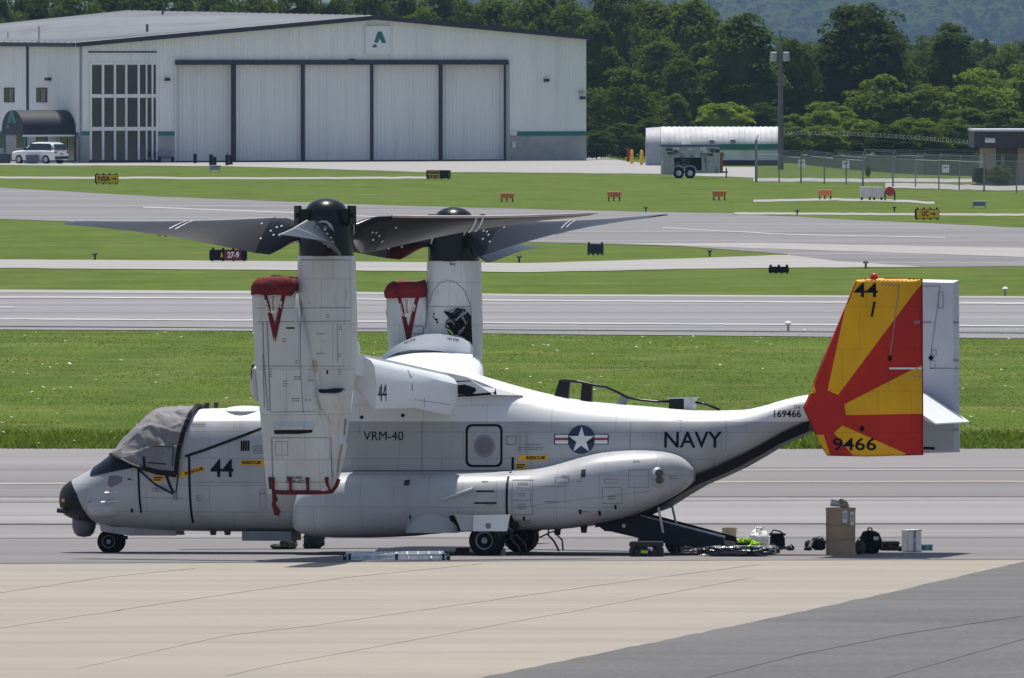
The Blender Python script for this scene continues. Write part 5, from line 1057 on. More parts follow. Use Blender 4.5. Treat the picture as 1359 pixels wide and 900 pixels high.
def hb(m_, name, m, par=hang, **k):
    m_.v = [tuple(Vector(p) - HO) for p in m_.v]; return m_.build(name, m, par, **k)
siding = mat('white_siding', (.78, .78, .77), .55, .06, .25, (1, 1, .4)); overlay(siding, (.50, .50, .47), .5, .50, .75, (3, 3, .12), .35); overlay(siding, (.42, .38, .33), 1.1, .66, .8, (2.5, 2.5, .10), .3)
doorm = mat('door_siding', (.72, .72, .715), .55, .06, .25, (1, 1, .4)); overlay(doorm, (.47, .47, .45), .5, .50, .75, (3, 3, .10), .4); overlay(doorm, (.40, .37, .33), 1.2, .66, .8, (2.5, 2.5, .10), .3)
roofm = mat('metal_roof', (.47, .465, .47), .5, .10, .15, (.3, 1, 1)); overlay(roofm, (.38, .375, .38), .4, .55, .75, (1, .12, 1), .5)
trim = mat('dark_trim', (.022, .025, .04), .6, .2, 2); blockm = mat('concrete_block', (.36, .36, .36), .85, .15, 1.2, bump=.2)
def corr(u0, u1, zb, zt, v, pitch=.31, dep=.05, side=False, out=-1):
    m_ = MB(); n_ = max(2, int((u1 - u0) / pitch)); pts = []
    for i in range(n_):
        a = u0 + (u1 - u0) * i / n_; p_ = (u1 - u0) / n_
        for f_, d_ in ((0, 0), (.55, 0), (.68, 1), (.87, 1)): pts.append((a + p_ * f_, d_ * dep))
    pts.append((u1, 0)); vs_ = []
    for a, d_ in pts:
        for z in (zb(a), zt(a)): vs_.append(W(a, v + out * d_, z) if not side else W(out * d_, a, z))
    m_.add(vs_, [(2 * i, 2 * i + 2, 2 * i + 3, 2 * i + 1) for i in range(len(pts) - 1)]); return m_
uP, uR = U(495), U(778); zL, zP, zR = ZF(105, 57), ZF(495, 21.5), ZF(778, 48)
gable = lambda u: zL + (zP - zL) * u / uP if u < uP else zP + (zR - zP) * (u - uP) / (uR - uP)
uD0, uD1, zD = U(233), U(672), ZF(450, 81); c0 = lambda z: (lambda u: z)
zB = ZF(190, 181); zBr = ZF(720, 181)
for nm, a, b_, zb, zt in (('front_wall', 0, U(118.5), zB, gable), ('front_wall', U(118.5), U(209), ZF(160, 83.5), gable), ('front_wall', U(209), uD0, zB, gable), ('front_wall', uD0, uD1, zD, gable), ('front_wall', uD1, uR, zBr, gable)):
    hb(corr(a, b_, c0(zb), zt, 0), nm, siding)
DEP = V(-235) if False else 52.0
vE = DEP
hb(corr(0, vE, c0(ZS(60, 181)), c0(zL + .05), 0, side=True), 'side_wall', siding)
m_ = MB(); m_.add([W(uR, 0, 0), W(uR, vE, 0), W(uR, vE, zR), W(uR, 0, zR)], [(0, 1, 2, 3)]); m_.add([W(0, vE, 0), W(uR, vE, 0), W(uR, vE, zR), W(uP, vE, zP), W(0, vE, zL)], [(0, 1, 2, 3, 4)]); hb(m_, 'rear_wall', siding)
m_ = MB()
for a, b_ in ((0, U(118.5)), (U(209), uD0), (uD1, uR)):
    m_.add([W(a, -.06, -.2), W(b_, -.06, -.2), W(b_, -.06, zB), W(a, -.06, zB), W(a, .1, zB), W(b_, .1, zB)], [(0, 1, 2, 3), (3, 2, 5, 4)])
m_.add([W(-.06, -.06, -.2), W(-.06, vE, -.2), W(-.06, vE, zB), W(-.06, -.06, zB)], [(0, 1, 2, 3)]); hb(m_, 'block_base', blockm)
def fbox(x0, y0, x1, y1, o0, o1, u=None):
    """block on the front wall between photo columns, standing from o0 to o1 metres out of it"""
    u0, u1 = U(x0), U(x1); z1, z0 = ZF((x0 + x1) / 2, y0), ZF((x0 + x1) / 2, y1); m_ = MB()
    m_.prism([W(u0, 0, z0), W(u1, 0, z0), W(u1, 0, z1), W(u0, 0, z1)], hd * -o0, hd * -o1); return m_
def sbox(x0, y0, x1, y1, o0, o1):
    v0, v1 = V(x0), V(x1); z1, z0 = ZS((x0 + x1) / 2, y0), ZS((x0 + x1) / 2, y1); m_ = MB()
    m_.prism([W(0, v0, z0), W(0, v1, z0), W(0, v1, z1), W(0, v0, z1)], hr * -o0, hr * -o1); return m_
for a, b_ in ((105.5, 118), (209.5, 231), (675, 777)): hb(fbox(a, 174.5, b_, 180, .03, .12), 'teal_band', M['teal'])
hb(sbox(-60, 174.5, 104.5, 180, .03, .12), 'teal_band', M['teal'])
DX = [233, 311.5, 403, 494, 586, 672]
for i in range(5):
    a, b_ = U(DX[i] + (1.5 if i else .3)), U(DX[i + 1] - (1.5 if i < 4 else .5)); dv = .25 + .16 * abs(i - 2); d_ = hb(corr(a, b_, c0(.12), c0(zD - .05), dv, .31, .04), 'door_panel', doorm)
    m_ = MB()
    for uu in (a, b_): m_.prism([W(uu - .06, 0, .1), W(uu + .06, 0, .1), W(uu + .06, 0, zD - .06), W(uu - .06, 0, zD - .06)], hd * (dv - .07), hd * (dv + .1))
    hb(m_, 'door_edge', doorm, d_)
for x in DX[1:-1]: hb(fbox(x - 1.7, 86, x + 1.5, 213.5, -.7, .03), 'door_gap', trim)  # dark strips added to make the gaps between panels read dark
m_ = MB(); m_.add([W(uD0, 1.2, 0), W(uD1, 1.2, 0), W(uD1, 1.2, zD), W(uD0, 1.2, zD), W(uD0, 0, 0), W(uD1, 0, 0), W(uD1, 0, zD), W(uD0, 0, zD)], [(0, 1, 2, 3), (0, 3, 7, 4), (1, 2, 6, 5), (2, 3, 7, 6)]); hb(m_, 'door_pocket', trim)
hb(fbox(232, 79.5, 673, 86, -.02, .30), 'door_track', trim); hb(fbox(232, 213.3, 673, 216.5, -.3, .1), 'door_sill', trim)
hb(fbox(671.5, 82, 675.5, 214, -.02, .14), 'door_jamb', blockm); hb(fbox(231, 86, 233, 214, -.02, .14), 'door_jamb', doorm)
# curtain wall
cols = [(121.5, 135), (137.8, 151), (153.5, 166), (168.5, 182.5), (185, 193.3), (195, 201), (203, 206.8)]; rows_ = [(86, 125), (129.8, 168.5), (173.5, 213)]
hb(fbox(118.5, 83, 209, 216, -.25, -.12), 'curtain_wall', trim)
for a, b_ in [(118.5, 121.5)] + [(cols[i][1], cols[i + 1][0]) for i in range(6)] + [(206.8, 209)]: hb(fbox(a, 83.5, b_, 215, -.12, .10), 'mullion', siding)
for a, b_ in ((83, 86), (125, 129.8), (168.5, 173.5)): hb(fbox(118.6, a, 208.9, b_, -.115, .06), 'transom', siding)
hb(fbox(118, 212.5, 210, 216.5, -.1, .5), 'plinth', trim)
glassm = [mat('curtain_glass', c, .12, .5, .6, (1, 1, .5), col2=c2, spec=.8) for c, c2 in (((.035, .042, .04), (.018, .022, .024)), ((.06, .065, .05), (.022, .028, .028)), ((.016, .020, .034), (.010, .012, .02)))]
for ri, (a, b_) in enumerate(rows_):
    for ci, (c_, d_) in enumerate(cols): hb(fbox(c_, a, d_, b_, -.12, -.06), 'pane', glassm[1 if (ci == 2 and ri == 1) else (2 if ci >= 4 or ci == 3 else 0)])
hb(fbox(117, 68, 208, 70, 0, .06), 'flashing', trim); hb(fbox(209, 176, 231, 216, .065, .10), 'brick_panel', blockm)
# roof with overhang and dark fascia
rise = .55
def slab(ua, za, ub, zb, name):
    m_ = MB(); th = Vector((0, 0, -.18)); P_ = [W(ua, -.5, za + .05), W(ub, -.5, zb + .05), W(ub, vE + .4, zb + .05 + (rise if ub == uP or ua != 0 else .2)), W(ua, vE + .4, za + .05 + (rise if ua == uP else .2))]; m_.prism(P_, (0, 0, 0), th); return hb(m_, name, roofm)
sl_ = (zP - zL) / uP; sr_ = (zR - zP) / (uR - uP)
slab(-.5, zL - .5 * sl_, uP, zP, 'roof'); slab(uP + .002, zP, uR + .4, zR + .4 * sr_, 'roof')
rb = MB()
for i in range(36):
    v = vE * (i + .5) / 36; dz = lambda u_, v=v: (rise if u_ > 1 else .2) * v / vE
    rb.prism([W(-.45, v - .05, zL - .45 * sl_ + .05 + .2 * v / vE), W(uP, v - .05, zP + .05 + rise * v / vE), W(uP, v + .05, zP + .05 + rise * v / vE), W(-.45, v + .05, zL - .45 * sl_ + .05 + .2 * v / vE)], (0, 0, 0), (0, 0, .05))
ro2 = hb(rb, 'roof_seam', roofm); ro2['kind'] = 'stuff'
for ua, za, ub, zb in ((-.5, zL - .5 * sl_, uP, zP), (uP, zP, uR + .4, zR + .4 * sr_)):
    m_ = MB(); m_.prism([W(ua, -.56, za - .30), W(ub, -.56, zb - .30), W(ub, -.56, zb + .075), W(ua, -.56, za + .075)], (0, 0, 0), hd * -.08); hb(m_, 'fascia', trim)
m_ = MB(); m_.prism([W(-.56, -.5, zL - .33), W(-.56, vE, zL - .2), W(-.56, vE, zL + .2), W(-.56, -.5, zL + .02)], (0, 0, 0), hr * -.12); hb(m_, 'gutter', trim)
for x, y0, y1 in ((38, 33, 55), (107, 58, 213), (37.5, 55, 150)):
    if x == 107: hb(fbox(105.6, y0, 107.4, y1, .06, .16), 'downpipe', mat('downpipe_grey', (.25, .26, .28), .5))
    elif x == 37.5: hb(sbox(37, 56, 38.5, 150, .06, .16), 'downpipe', trim)
for px, y0, y1, uu, vv in ((45, 28, 37, 2, 20), (38, 33, 54, -.2, 8), (224, 29, 40, 9.5, 8), (242, 2, 14, 23.8, 38), (497, 9, 20, uP, 1), (508, 13, 21, uP + 1, 1.0)):
    zz = gable(max(0, uu)) + .4 * vv / vE; m_ = MB(); m_.tube([W(uu, vv, zz - .1), W(uu, vv, zz + (y1 - y0) / 16)], .10, 8); hb(m_, 'roof_vent', trim if px > 45 else M['metal'])
# company emblem on both hangar and canopy: the photo's leaning letter mark
def emblem(x0, y0, x1, y1): return [[(x0 + (x1 - x0) * a, y0 + (y1 - y0) * c) for a, c in p] for p in ([(.42, 0), (.70, 0), (1.0, .72), (.70, .72), (.55, .45), (.42, .72), (.15, .68)], [(.0, 1), (.12, .82), (.30, .80), (.38, 1)])]
hb(fbox(484, 34.5, 516.5, 72, .05, .22), 'emblem_board', mat('sign_white', (.72, .72, .73), .45, .03), bevel=.0)
m_ = MB()
for pl in emblem(492, 42, 511, 63): m_.add([W(U(x), -.235, ZF(x, y)) for x, y in pl], [tuple(range(len(pl)))])
hb(m_, 'emblem', M['teal'])
for x, y in ((221, 105.5), (724, 106.5), (466, 80), (770, 122), (772, 130)): hb(fbox(x - 3, y - 2, x + 3, y + 2, .05, .35), 'wall_light', trim if y != 122 else M['tan'])
hb(fbox(676, 174, 685, 180, .14, .18), 'notice', M['plastic']); hb(fbox(679, 188, 683, 196, .10, .16), 'notice', M['plastic'])
for x0, x1 in ((6.5, 20), (49.5, 63)):
    f_ = hb(sbox(x0, 116.5, x1, 136, .02, .10), 'window', trim); hb(sbox(x0 + 1, 118, (x0 + x1) / 2 - .4, 135, .10, .12), 'pane', M['window'], f_); hb(sbox((x0 + x1) / 2 + .4, 118, x1 - 1, 135, .10, .12), 'pane', mat('amber_blind', (.10, .075, .05), .4), f_)
for x0, x1 in ((-4, 7.5), (23.5, 37), (49.5, 64)):
    f_ = hb(sbox(x0, 177, x1, 196, .07, .13), 'window', trim); hb(sbox(x0 + 1, 178.5, x1 - 1, 195, .13, .15), 'pane', M['window'], f_)
f_ = hb(sbox(82, 178, 102, 214, .07, .14), 'entrance_door', trim)
for a, b_ in ((83, 91.5), (92.5, 101)): hb(sbox(a, 180, b_, 213, .14, .17), 'pane', M['window'], f_)
hb(sbox(65, 103, 69, 107, .06, .4), 'wall_light', trim)
# barrel canopy over the entrance
v0, v1, uo = .6, 5.2, -4.7; zc0, zc1 = ZS(90, 178.5), ZS(90, 146)
cvm = mat('canopy_fabric', (.008, .010, .022), .6, .2, 2); m_ = MB(); rg = []
for u_ in (uo, -.08): rg.append([W(u_, (v0 + v1) / 2 - (v1 - v0) / 2 * math.cos(math.pi * k / 16), zc0 + .45 + (zc1 - zc0 - .45) * math.sin(math.pi * k / 16)) for k in range(17)] + [W(u_, v1, zc0), W(u_, v0, zc0)])
m_.loft(rg); cno = hb(m_, 'entrance_canopy', cvm, smooth=True, angle=35)
m_ = MB()
for pl in emblem(0, 0, 1, 1): m_.add([W(uo - .02, v1 - .9 - 2.2 * a, zc0 + .5 + 1.5 * (1 - c)) for a, c in pl], [tuple(range(len(pl)))])
hb(m_, 'emblem', M['teal'], cno)
m_ = MB(); m_.box(W(uo / 2, v0 + .05, zc0 - .08), (abs(uo), .14, .14), HA); hb(m_, 'canopy_beam', siding, cno)
for u_, vv in ((uo + .2, v0 + .1), (uo + .2, v1 - .1)): m_ = MB(); m_.tube([W(u_, vv, 0), W(u_, vv, zc0)], .09, 8); hb(m_, 'canopy_post', M['teal'], cno)

# objects by the hangar
def planter(px0, px1, py0, py1, label, m):
    p = G((px0 + px1) / 2, py1); k = ppm(p.y); t = empty('planter', label, 'planter', p, R(10)); w_, h = (px1 - px0) / k, (py1 - py0) / k; m_ = MB(); m_.box((0, 0, h / 2), (w_, .9, h), taper=1.08); m_.build('tub', m, t, bevel=.03); m_ = MB(); m_.box((0, 0, h - .02), (w_ * 1.12, 1.0, .10)); m_.build('rim', m, t)
planter(-3, 13, 204.5, 217, 'dark grey planter tub at the left edge by hangar', mat('planter_grey', (.06, .07, .09), .8)); planter(35.5, 49, 206, 217.5, 'blue grey planter tub in front of the white car', mat('planter_blue', (.10, .115, .15), .8))
p = G(220.5, 216); t = empty('bench', 'dark grey bench against the hangar wall right of the glazing', 'bench', p, HA); m_ = MB(); m_.box((0, 0, .45), (1.3, .5, .08)); m_.build('seat', M['dark'], t); m_ = MB(); m_.box((0, .25, .72), (1.3, .07, .42), rx=-.15); m_.build('backrest', M['grey'], t)
for x in (-.58, .58): m_ = MB(); m_.box((x, 0, .22), (.08, .5, .45)); m_.build('leg', M['dark'], t)
def bollard(px, py0, py1, label, m, group, r=.12):
    p = G(px, py1); k = ppm(p.y); h = (py1 - py0) / k; t = empty('bollard', label, 'bollard', p, 0, group); m_ = MB(); m_.tube([(0, 0, -.02), (0, 0, h * .9), (0, 0, h)], [r, r, r * .55], 10); m_.build('post', m, t, True); m_ = MB(); m_.tube([(0, 0, h * .75), (0, 0, h * .8)], r * 1.25, 10); m_.build('collar', m, t)
    return t
for px, a, c, lab in ((259, 204, 217, 'black bollard standing alone before first door panel, leftmost of five'), (280, 204.5, 219.5, 'taller black bollard of the middle pair behind pale blue stand'), (285, 207.5, 219.5, 'shorter black bollard of the middle pair behind pale blue stand'), (301.5, 204.5, 219.5, 'thick black bollard left of the rightmost pair by hangar door'), (306.5, 205.5, 219, 'rightmost black bollard of the five by hangar door')): bollard(px, a, c, lab, M['signblack'], 'black bollards before the hangar', .15)
for px, a, c, lab in ((838.5, 198.5, 217.5, 'yellow bollard beside the red post, leftmost of three'), (851.5, 199, 219, 'yellow bollard in the middle of the three by white shed'), (864.5, 199.5, 219.5, 'yellow bollard in front of the white shed end, rightmost of three')): bollard(px, a, c, lab, M['yellow'], 'yellow bollards by the white shed', .13)
p = G(833.5, 215); t = empty('hydrant_post', 'dark red post left of the yellow bollards', 'post', p); m_ = MB(); m_.box((0, 0, .55), (.22, .22, 1.1)); m_.build('post', M['red'], t); m_ = MB(); m_.box((0, 0, 1.0), (.3, .3, .3)); m_.build('head', M['red'], t, bevel=.04)

# car under the canopy
car = empty('parked_car', 'white sport utility vehicle parked by the hangar entrance canopy', 'car', G(53, 217.3), R(-38)); cl_ = mat('car_white', (.74, .74, .75), .25, .03, 2, coat=.6, spec=.5)
def csec(x, w_, z0, z1, ry=.12): return [(x, -w_ + ry * .3, z0), (x, -w_, z0 + .2), (x, -w_, z1 - ry), (x, -w_ + ry, z1), (x, w_ - ry, z1), (x, w_, z1 - ry), (x, w_, z0 + .2), (x, w_ - ry * .3, z0)]
m_ = MB(); m_.loft([csec(-2.35, .70, .45, .85), csec(-2.25, .85, .32, .98), csec(-1.6, .94, .28, 1.08), csec(-.9, .95, .28, 1.12), csec(1.2, .95, .28, 1.14), csec(2.15, .93, .30, 1.12), csec(2.32, .86, .36, 1.05)]); m_.build('body', cl_, car, True, 30)
m_ = MB(); m_.loft([csec(-1.05, .84, 1.08, 1.13, .02), csec(-.25, .74, 1.08, 1.70, .12), csec(.4, .73, 1.08, 1.78, .12), csec(1.5, .72, 1.08, 1.76, .12), csec(2.0, .72, 1.08, 1.62, .12), csec(2.25, .80, 1.08, 1.12, .02)]); m_.build('cabin', cl_, car, True, 30)
for s_ in (-1, 1):
    for a, b_, c_, d_ in ((-.72, -.28, .10, .12), (.18, .18, 1.02, 1.02), (1.10, 1.10, 1.95, 1.72)):
        m_ = MB(); P_ = [(a, s_ * .855, 1.14), (c_, s_ * .855, 1.14), (d_, s_ * .765, 1.64), (b_, s_ * .765, 1.64)]; m_.prism(P_, (0, s_ * -.05, 0), (0, s_ * .012, 0)); m_.build('side_window', M['window'], car)
    m_ = MB(); m_.box((2.30, s_ * .74, .93), (.10, .26, .16)); m_.build('tail_light', M['red'], car); m_ = MB(); m_.box((-2.30, s_ * .62, .82), (.10, .26, .14)); m_.build('headlight', M['alu'], car); m_ = MB(); m_.box((-.72, s_ * 1.0, 1.16), (.16, .2, .14)); m_.build('wing_mirror', M['dark'], car, bevel=.02)
    for x in (-1.45, 1.42):
        m_ = MB(); m_.tube([(x, s_ * .72, .36), (x, s_ * .965, .36)], .36, 22); wo = m_.build('wheel', M['rubber'], car, True, 40); m_ = MB(); m_.tube([(x, s_ * .90, .36), (x, s_ * .985, .36)], .22, 14); m_.build('rim', M['metal'], wo, True, 40)
m_ = MB(); m_.prism([(2.27, -.72, 1.15), (2.27, .72, 1.15), (2.05, .64, 1.6), (2.05, -.64, 1.6)], (.03, 0, 0), (-.05, 0, 0)); m_.build('rear_window', M['window'], car)
m_ = MB(); m_.prism([(-1.02, -.74, 1.15), (-1.02, .74, 1.15), (-.33, .66, 1.66), (-.33, -.66, 1.66)], (-.03, 0, .02), (.04, 0, -.04)); m_.build('windscreen', M['window'], car)
m_ = MB(); m_.box((2.33, 0, .50), (.12, 1.7, .24)); m_.build('bumper', M['dark'], car, bevel=.03); m_ = MB(); m_.box((2.34, 0, .80), (.03, .34, .14)); m_.build('number_plate', M['grey'], car)

# ================================================================== WHITE SHED, TRAILER, POLE, FENCES, BUILDING
sp_ = G(869, 219.5); k = ppm(sp_.y); sh = empty('storage_shed', 'white barrel-roofed storage shed with green band beside the trees', 'shed', sp_, 0)
rx_ = lambda px: (px - 869) / k; hz = lambda py: (219.5 - py) / k
arch = []
for a in range(13): t_ = math.pi * a / 12; arch.append((-math.cos(t_), math.sin(t_)))
m_ = MB(); rg = []
wd_ = 4.6
for px, dv in ((877, 0), (1034, .0)):
    ring = [(rx_(px), -wd_ / 2 * .0 - wd_ / 2, 0.0)] + [(rx_(px), wd_ / 2 * c_, hz(195) + (hz(168.5) - hz(195)) * s_) for c_, s_ in arch] + [(rx_(px), wd_ / 2, 0)]
    rg.append(ring)
m_.loft(rg); m_.build('shell', mat('shed_white', (.66, .66, .67), .9, .2, .8, spec=.1), sh, True, 40)
ring0 = rg[0]
for i in range(22):
    xx = rx_(877) + (rx_(1034) - rx_(877)) * (i + .5) / 22; m_ = MB(); m_.tube([(xx, p[1] * 1.004, p[2] * 1.004) for p in ring0[1:-1]], .05, 5); m_.build('roof_rib', MATS['shed_white'], sh)
m_ = MB(); m_.add([(p[0] - .05 - (1.1 if p[1] > 0 else 0) * 0, p[1], p[2]) for p in ring0], [tuple(range(len(ring0)))])
m_.loft([[(rx_(857), p[1] * .96, p[2] * .97) for p in ring0], [(rx_(876.5), p[1], p[2]) for p in ring0]]); m_.build('end_wall', mat('shed_end_grey', (.38, .38, .42), .6), sh, True, 40)
m_ = MB(); m_.box(((rx_(877) + rx_(1034)) / 2, -wd_ / 2 - .03, (hz(191) + hz(198.5)) / 2), (rx_(1034) - rx_(877), .06, hz(191) - hz(198.5))); m_.build('green_band', mat('shed_green', (.01, .17, .11), .5), sh)
m_ = MB(); m_.box(((rx_(877) + rx_(1034)) / 2, -wd_ / 2 - .02, hz(216)), (rx_(1034) - rx_(877), .05, .45)); m_.build('skirt', trim, sh)
for px, py in ((944, 187.5), (972, 187)): m_ = MB(); m_.box((rx_(px), -wd_ / 2 + .05, hz(py)), (.42, .3, .22)); m_.build('shed_vent', M['grey'], sh, bevel=.03)
tp = G(917, 236.5); k = ppm(tp.y); tr = empty('utility_trailer', 'grey box trailer with two axles and open side before white shed', 'trailer', tp, R(3)); X_ = lambda px: (px - 917) / k; Z_ = lambda py: (236.5 - py) / k
tg = mat('trailer_grey', (.50, .49, .51), .6, .25, 1.5); overlay(tg, (.12, .12, .13), 1.6, .54, .62, (1, 1, 1), .75); m_ = MB()
for a, b_, c_, d_, dp in ((878, 954, 194, 198, 2.2), (878, 892, 198, 231.5, 2.2), (930.5, 954, 204, 230, 2.2), (892, 931, 198, 209, 2.2), (892, 931, 226, 230, 2.2)): m_.box(((X_(a) + X_(b_)) / 2, 0, (Z_(c_) + Z_(d_)) / 2), (X_(b_) - X_(a), dp, Z_(c_) - Z_(d_)))
m_.build('body', tg, tr)
m_ = MB(); m_.box(((X_(892) + X_(931)) / 2, .5, (Z_(209) + Z_(226)) / 2), (X_(931) - X_(892), 1.0, Z_(209) - Z_(226))); m_.build('interior', M['signblack'], tr)
m_ = MB(); m_.box(((X_(878) + X_(956)) / 2, 0, Z_(193.3)), (X_(957) - X_(877), 2.3, .12)); m_.build('roof_edge', mat('trailer_blue', (.05, .06, .14), .5), tr)
m_ = MB(); m_.box((X_(911), 0, Z_(190)), (.7, .7, .26), taper=.7); m_.build('roof_vent', M['plastic'], tr, bevel=.05)
for px in (884, 892, 931, 938, 946, 953): m_ = MB(); m_.box((X_(px), -1.13, (Z_(199) + Z_(229)) / 2), (.10, .08, Z_(199) - Z_(229))); m_.build('frame_post', M['metal'], tr)
for i in range(14): m_ = MB(); a, b_ = X_(q.uniform(880, 951)), Z_(q.uniform(197, 208)); m_.box((a, -1.12, b_), (q.uniform(.15, .7), .10, q.uniform(.10, .3))); m_.build('fitting', (M['dark'], M['grey'], M['plastic'])[i % 3], tr)
for i in range(14): m_ = MB(); a, b_ = X_(q.uniform(893, 928)), Z_(q.uniform(212, 224)); m_.box((a, -.2 - .3 * q.random(), b_), (q.uniform(.2, .6), .3, q.uniform(.15, .4)), rx=q.random(), ry=q.random()); m_.build('equipment', (M['dark'], M['metal'], M['grey'])[i % 3], tr)
for px in (899.5, 914.5):
    m_ = MB(); m_.tube([(X_(px), -1.12, .38), (X_(px), -.85, .38)], .40, 22); wo = m_.build('wheel', M['rubber'], tr, True, 40); m_ = MB(); m_.tube([(X_(px), -1.15, .38), (X_(px), -.9, .38)], .20, 14); m_.build('rim', M['alu'], wo, True, 40)
    m_ = MB(); m_.tube([(X_(px) - .5, -1.0, .45), (X_(px) - .36, -1.0, .80), (X_(px), -1.0, .92), (X_(px) + .36, -1.0, .80), (X_(px) + .5, -1.0, .45)], .06, 6); m_.build('mudguard', M['metal'], tr)
m_ = MB(); m_.tube([(X_(954), 0, .45), (X_(966), 0, .45)], .07, 6); m_.tube([(X_(964), 0, 0), (X_(964), 0, .75)], .05, 6); m_.build('hitch', M['dark'], tr); m_ = MB(); m_.box((X_(956), -.9, Z_(216)), (.25, .2, 1.5)); m_.build('rust_bar', mat('rust', (.30, .11, .05), .8), tr); m_ = MB(); m_.box((X_(956), -.95, Z_(205)), (.4, .2, .3)); m_.build('rust_bar', MATS['rust'], tr)

pp = G(1036, 225); k = ppm(pp.y); pole = empty('utility_pole', 'tall wooden utility pole carrying two pale transformer cans', 'pole', pp); wood = mat('pole_wood', (.16, .145, .14), .85, .3, 2, (4, 4, .3)); zz = lambda py: (225 - py) / k
m_ = MB(); m_.tube([(0, 0, -.1), (0, 0, zz(70))], [.24, .17], 10); m_.tube([(0, 0, zz(72)), (-.06, 0, zz(40))], [.14, .05], 8); m_.build('shaft', wood, pole, True)
for x in (-.55, .42): m_ = MB(); m_.loft([[(x + r * math.cos(2 * math.pi * i / 16), -.1 + r * math.sin(2 * math.pi * i / 16), z) for i in range(16)] for r, z in ((.20, zz(81.5)), (.26, zz(81)), (.26, zz(70)), (.20, zz(69)))]); m_.build('transformer', mat('transformer_grey', (.40, .41, .42), .5) if x < 0 else MATS['transformer_grey'], pole, True, 40)
m_ = MB(); m_.box((0, -.1, zz(75)), (1.2, .1, .12)); m_.build('crossarm', wood, pole)
wl_ = empty('power_lines', 'thin power lines sagging right from the utility pole', 'wires', pp)
for y0, y1 in ((66, 72), (70, 80), (98, 104)):
    pts = []
    for i in range(15): s_ = i / 14; x = s_ * 30; pts.append((x, s_ * 8, zz(y0) * (1 - s_) + zz(y1) * s_ - 2.2 * s_ * (1 - s_)))
    m_ = MB(); m_.tube(pts, .010, 5); m_.build('wire', M['dark'], wl_)
fpost = mat('fence_post', (.26, .27, .28), .6)
def link_fence(label, posts, lean, screen, coil, gaps=()):
    o = G(posts[0][0], posts[0][2]); t = empty('chain_link_fence', label, 'fence', o); tops = []
    for px, py0, py1, r in posts:
        p = G(px, py1) - o; h = (py1 - py0) / ppm((p + o).y); tops.append((p, h))
        m_ = MB(); m_.tube([p, p + Vector((0, 0, h))], r, 7); m_.build('post', fpost, t)
        if lean: m_ = MB(); m_.tube([p + Vector((0, 0, h)), p + Vector((.15, -.3, h + .35))], .03, 5); m_.build('wire_arm', fpost, t)
    for (p, h), (p2, h2) in zip(tops[:-1], tops[1:]):
        hh = min(h, h2, 2.4)
        m_ = MB(); m_.tube([p + Vector((0, 0, hh)), p2 + Vector((0, 0, hh))], .035, 6); m_.build('rail', fpost, t)
        m_ = MB(); m_.add([p + Vector((0, .04, .05)), p2 + Vector((0, .04, .05)), p2 + Vector((0, .04, hh)), p + Vector((0, .04, hh))], [(0, 1, 2, 3)]); m_.build('mesh_panel', screen, t)
        for dz in (.15, .3, .42): m_ = MB(); m_.tube([p + Vector((.05, -.15, hh + dz)), p2 + Vector((.05, -.15, hh + dz))], .016, 4); m_.build('barbed_wire', fpost, t)
    if coil:
        m_ = MB(); pts = []; A, B_ = tops[0][0], tops[-1][0]; hh = 2.5; n_ = 400
        for i in range(n_): s_ = i / n_; c_ = A.lerp(B_, s_); a = s_ * 2 * math.pi * 55; pts.append(c_ + Vector((.18 * math.cos(a), .18 * math.cos(a), hh + .30 * math.sin(math.pi * s_) * coil + .15 * math.sin(a))))
        m_.tube(pts, .011, 4); m_.build('razor_coil', fpost, t)
    return t
def mesh_mat(name, col, dens):
    m = bpy.data.materials.new(name); m.use_nodes = True; n_ = m.node_tree.nodes; l_ = m.node_tree.links; b_ = n_['Principled BSDF']; b_.inputs['Base Color'].default_value = (*col, 1); b_.inputs['Roughness'].default_value = .6
    tc_ = n_.new('ShaderNodeTexCoord'); outs = []
    for a in (1, -1):
        cm = n_.new('ShaderNodeVectorMath'); cm.operation = 'DOT_PRODUCT'; cm.inputs[1].default_value = (a * 14, 0, 14); l_.new(tc_.outputs['Object'], cm.inputs[0])
        fr = n_.new('ShaderNodeMath'); fr.operation = 'FRACT'; l_.new(cm.outputs['Value'], fr.inputs[0]); lt = n_.new('ShaderNodeMath'); lt.operation = 'LESS_THAN'; lt.inputs[1].default_value = dens; l_.new(fr.outputs[0], lt.inputs[0]); outs.append(lt)
    mxm = n_.new('ShaderNodeMath'); mxm.operation = 'MAXIMUM'; l_.new(outs[0].outputs[0], mxm.inputs[0]); l_.new(outs[1].outputs[0], mxm.inputs[1]); l_.new(mxm.outputs[0], b_.inputs['Alpha']); return m
link_mesh = mesh_mat('chain_link', (.40, .41, .42), .10); screen_m = mesh_mat('privacy_screen', (.06, .065, .075), .72)
link_fence('near chain-link fence with tall end post and leaning wire arms', [(1003.5, 185.5, 241.5, .10), (1034, 206, 242, .05), (1063, 208, 243, .06), (1094, 210, 244, .05), (1123, 212, 245, .05), (1145, 206, 246.5, .07), (1185, 206, 248, .07), (1215, 212, 249, .05), (1246, 212, 251, .05), (1273, 214, 252.5, .05), (1306, 206, 254.5, .06), (1349, 214, 256, .05), (1400, 214, 258, .05)], True, link_mesh, 0)
link_fence('far fence with dark screen panels and a razor wire coil on top', [(1028, 207, 216, .05), (1065, 206, 219, .05), (1106, 206, 224, .05), (1150, 205.5, 228, .05), (1190, 206, 231, .05), (1226, 205, 233, .05), (1262, 206, 234, .05), (1300, 206, 235, .05)], False, screen_m, .6)
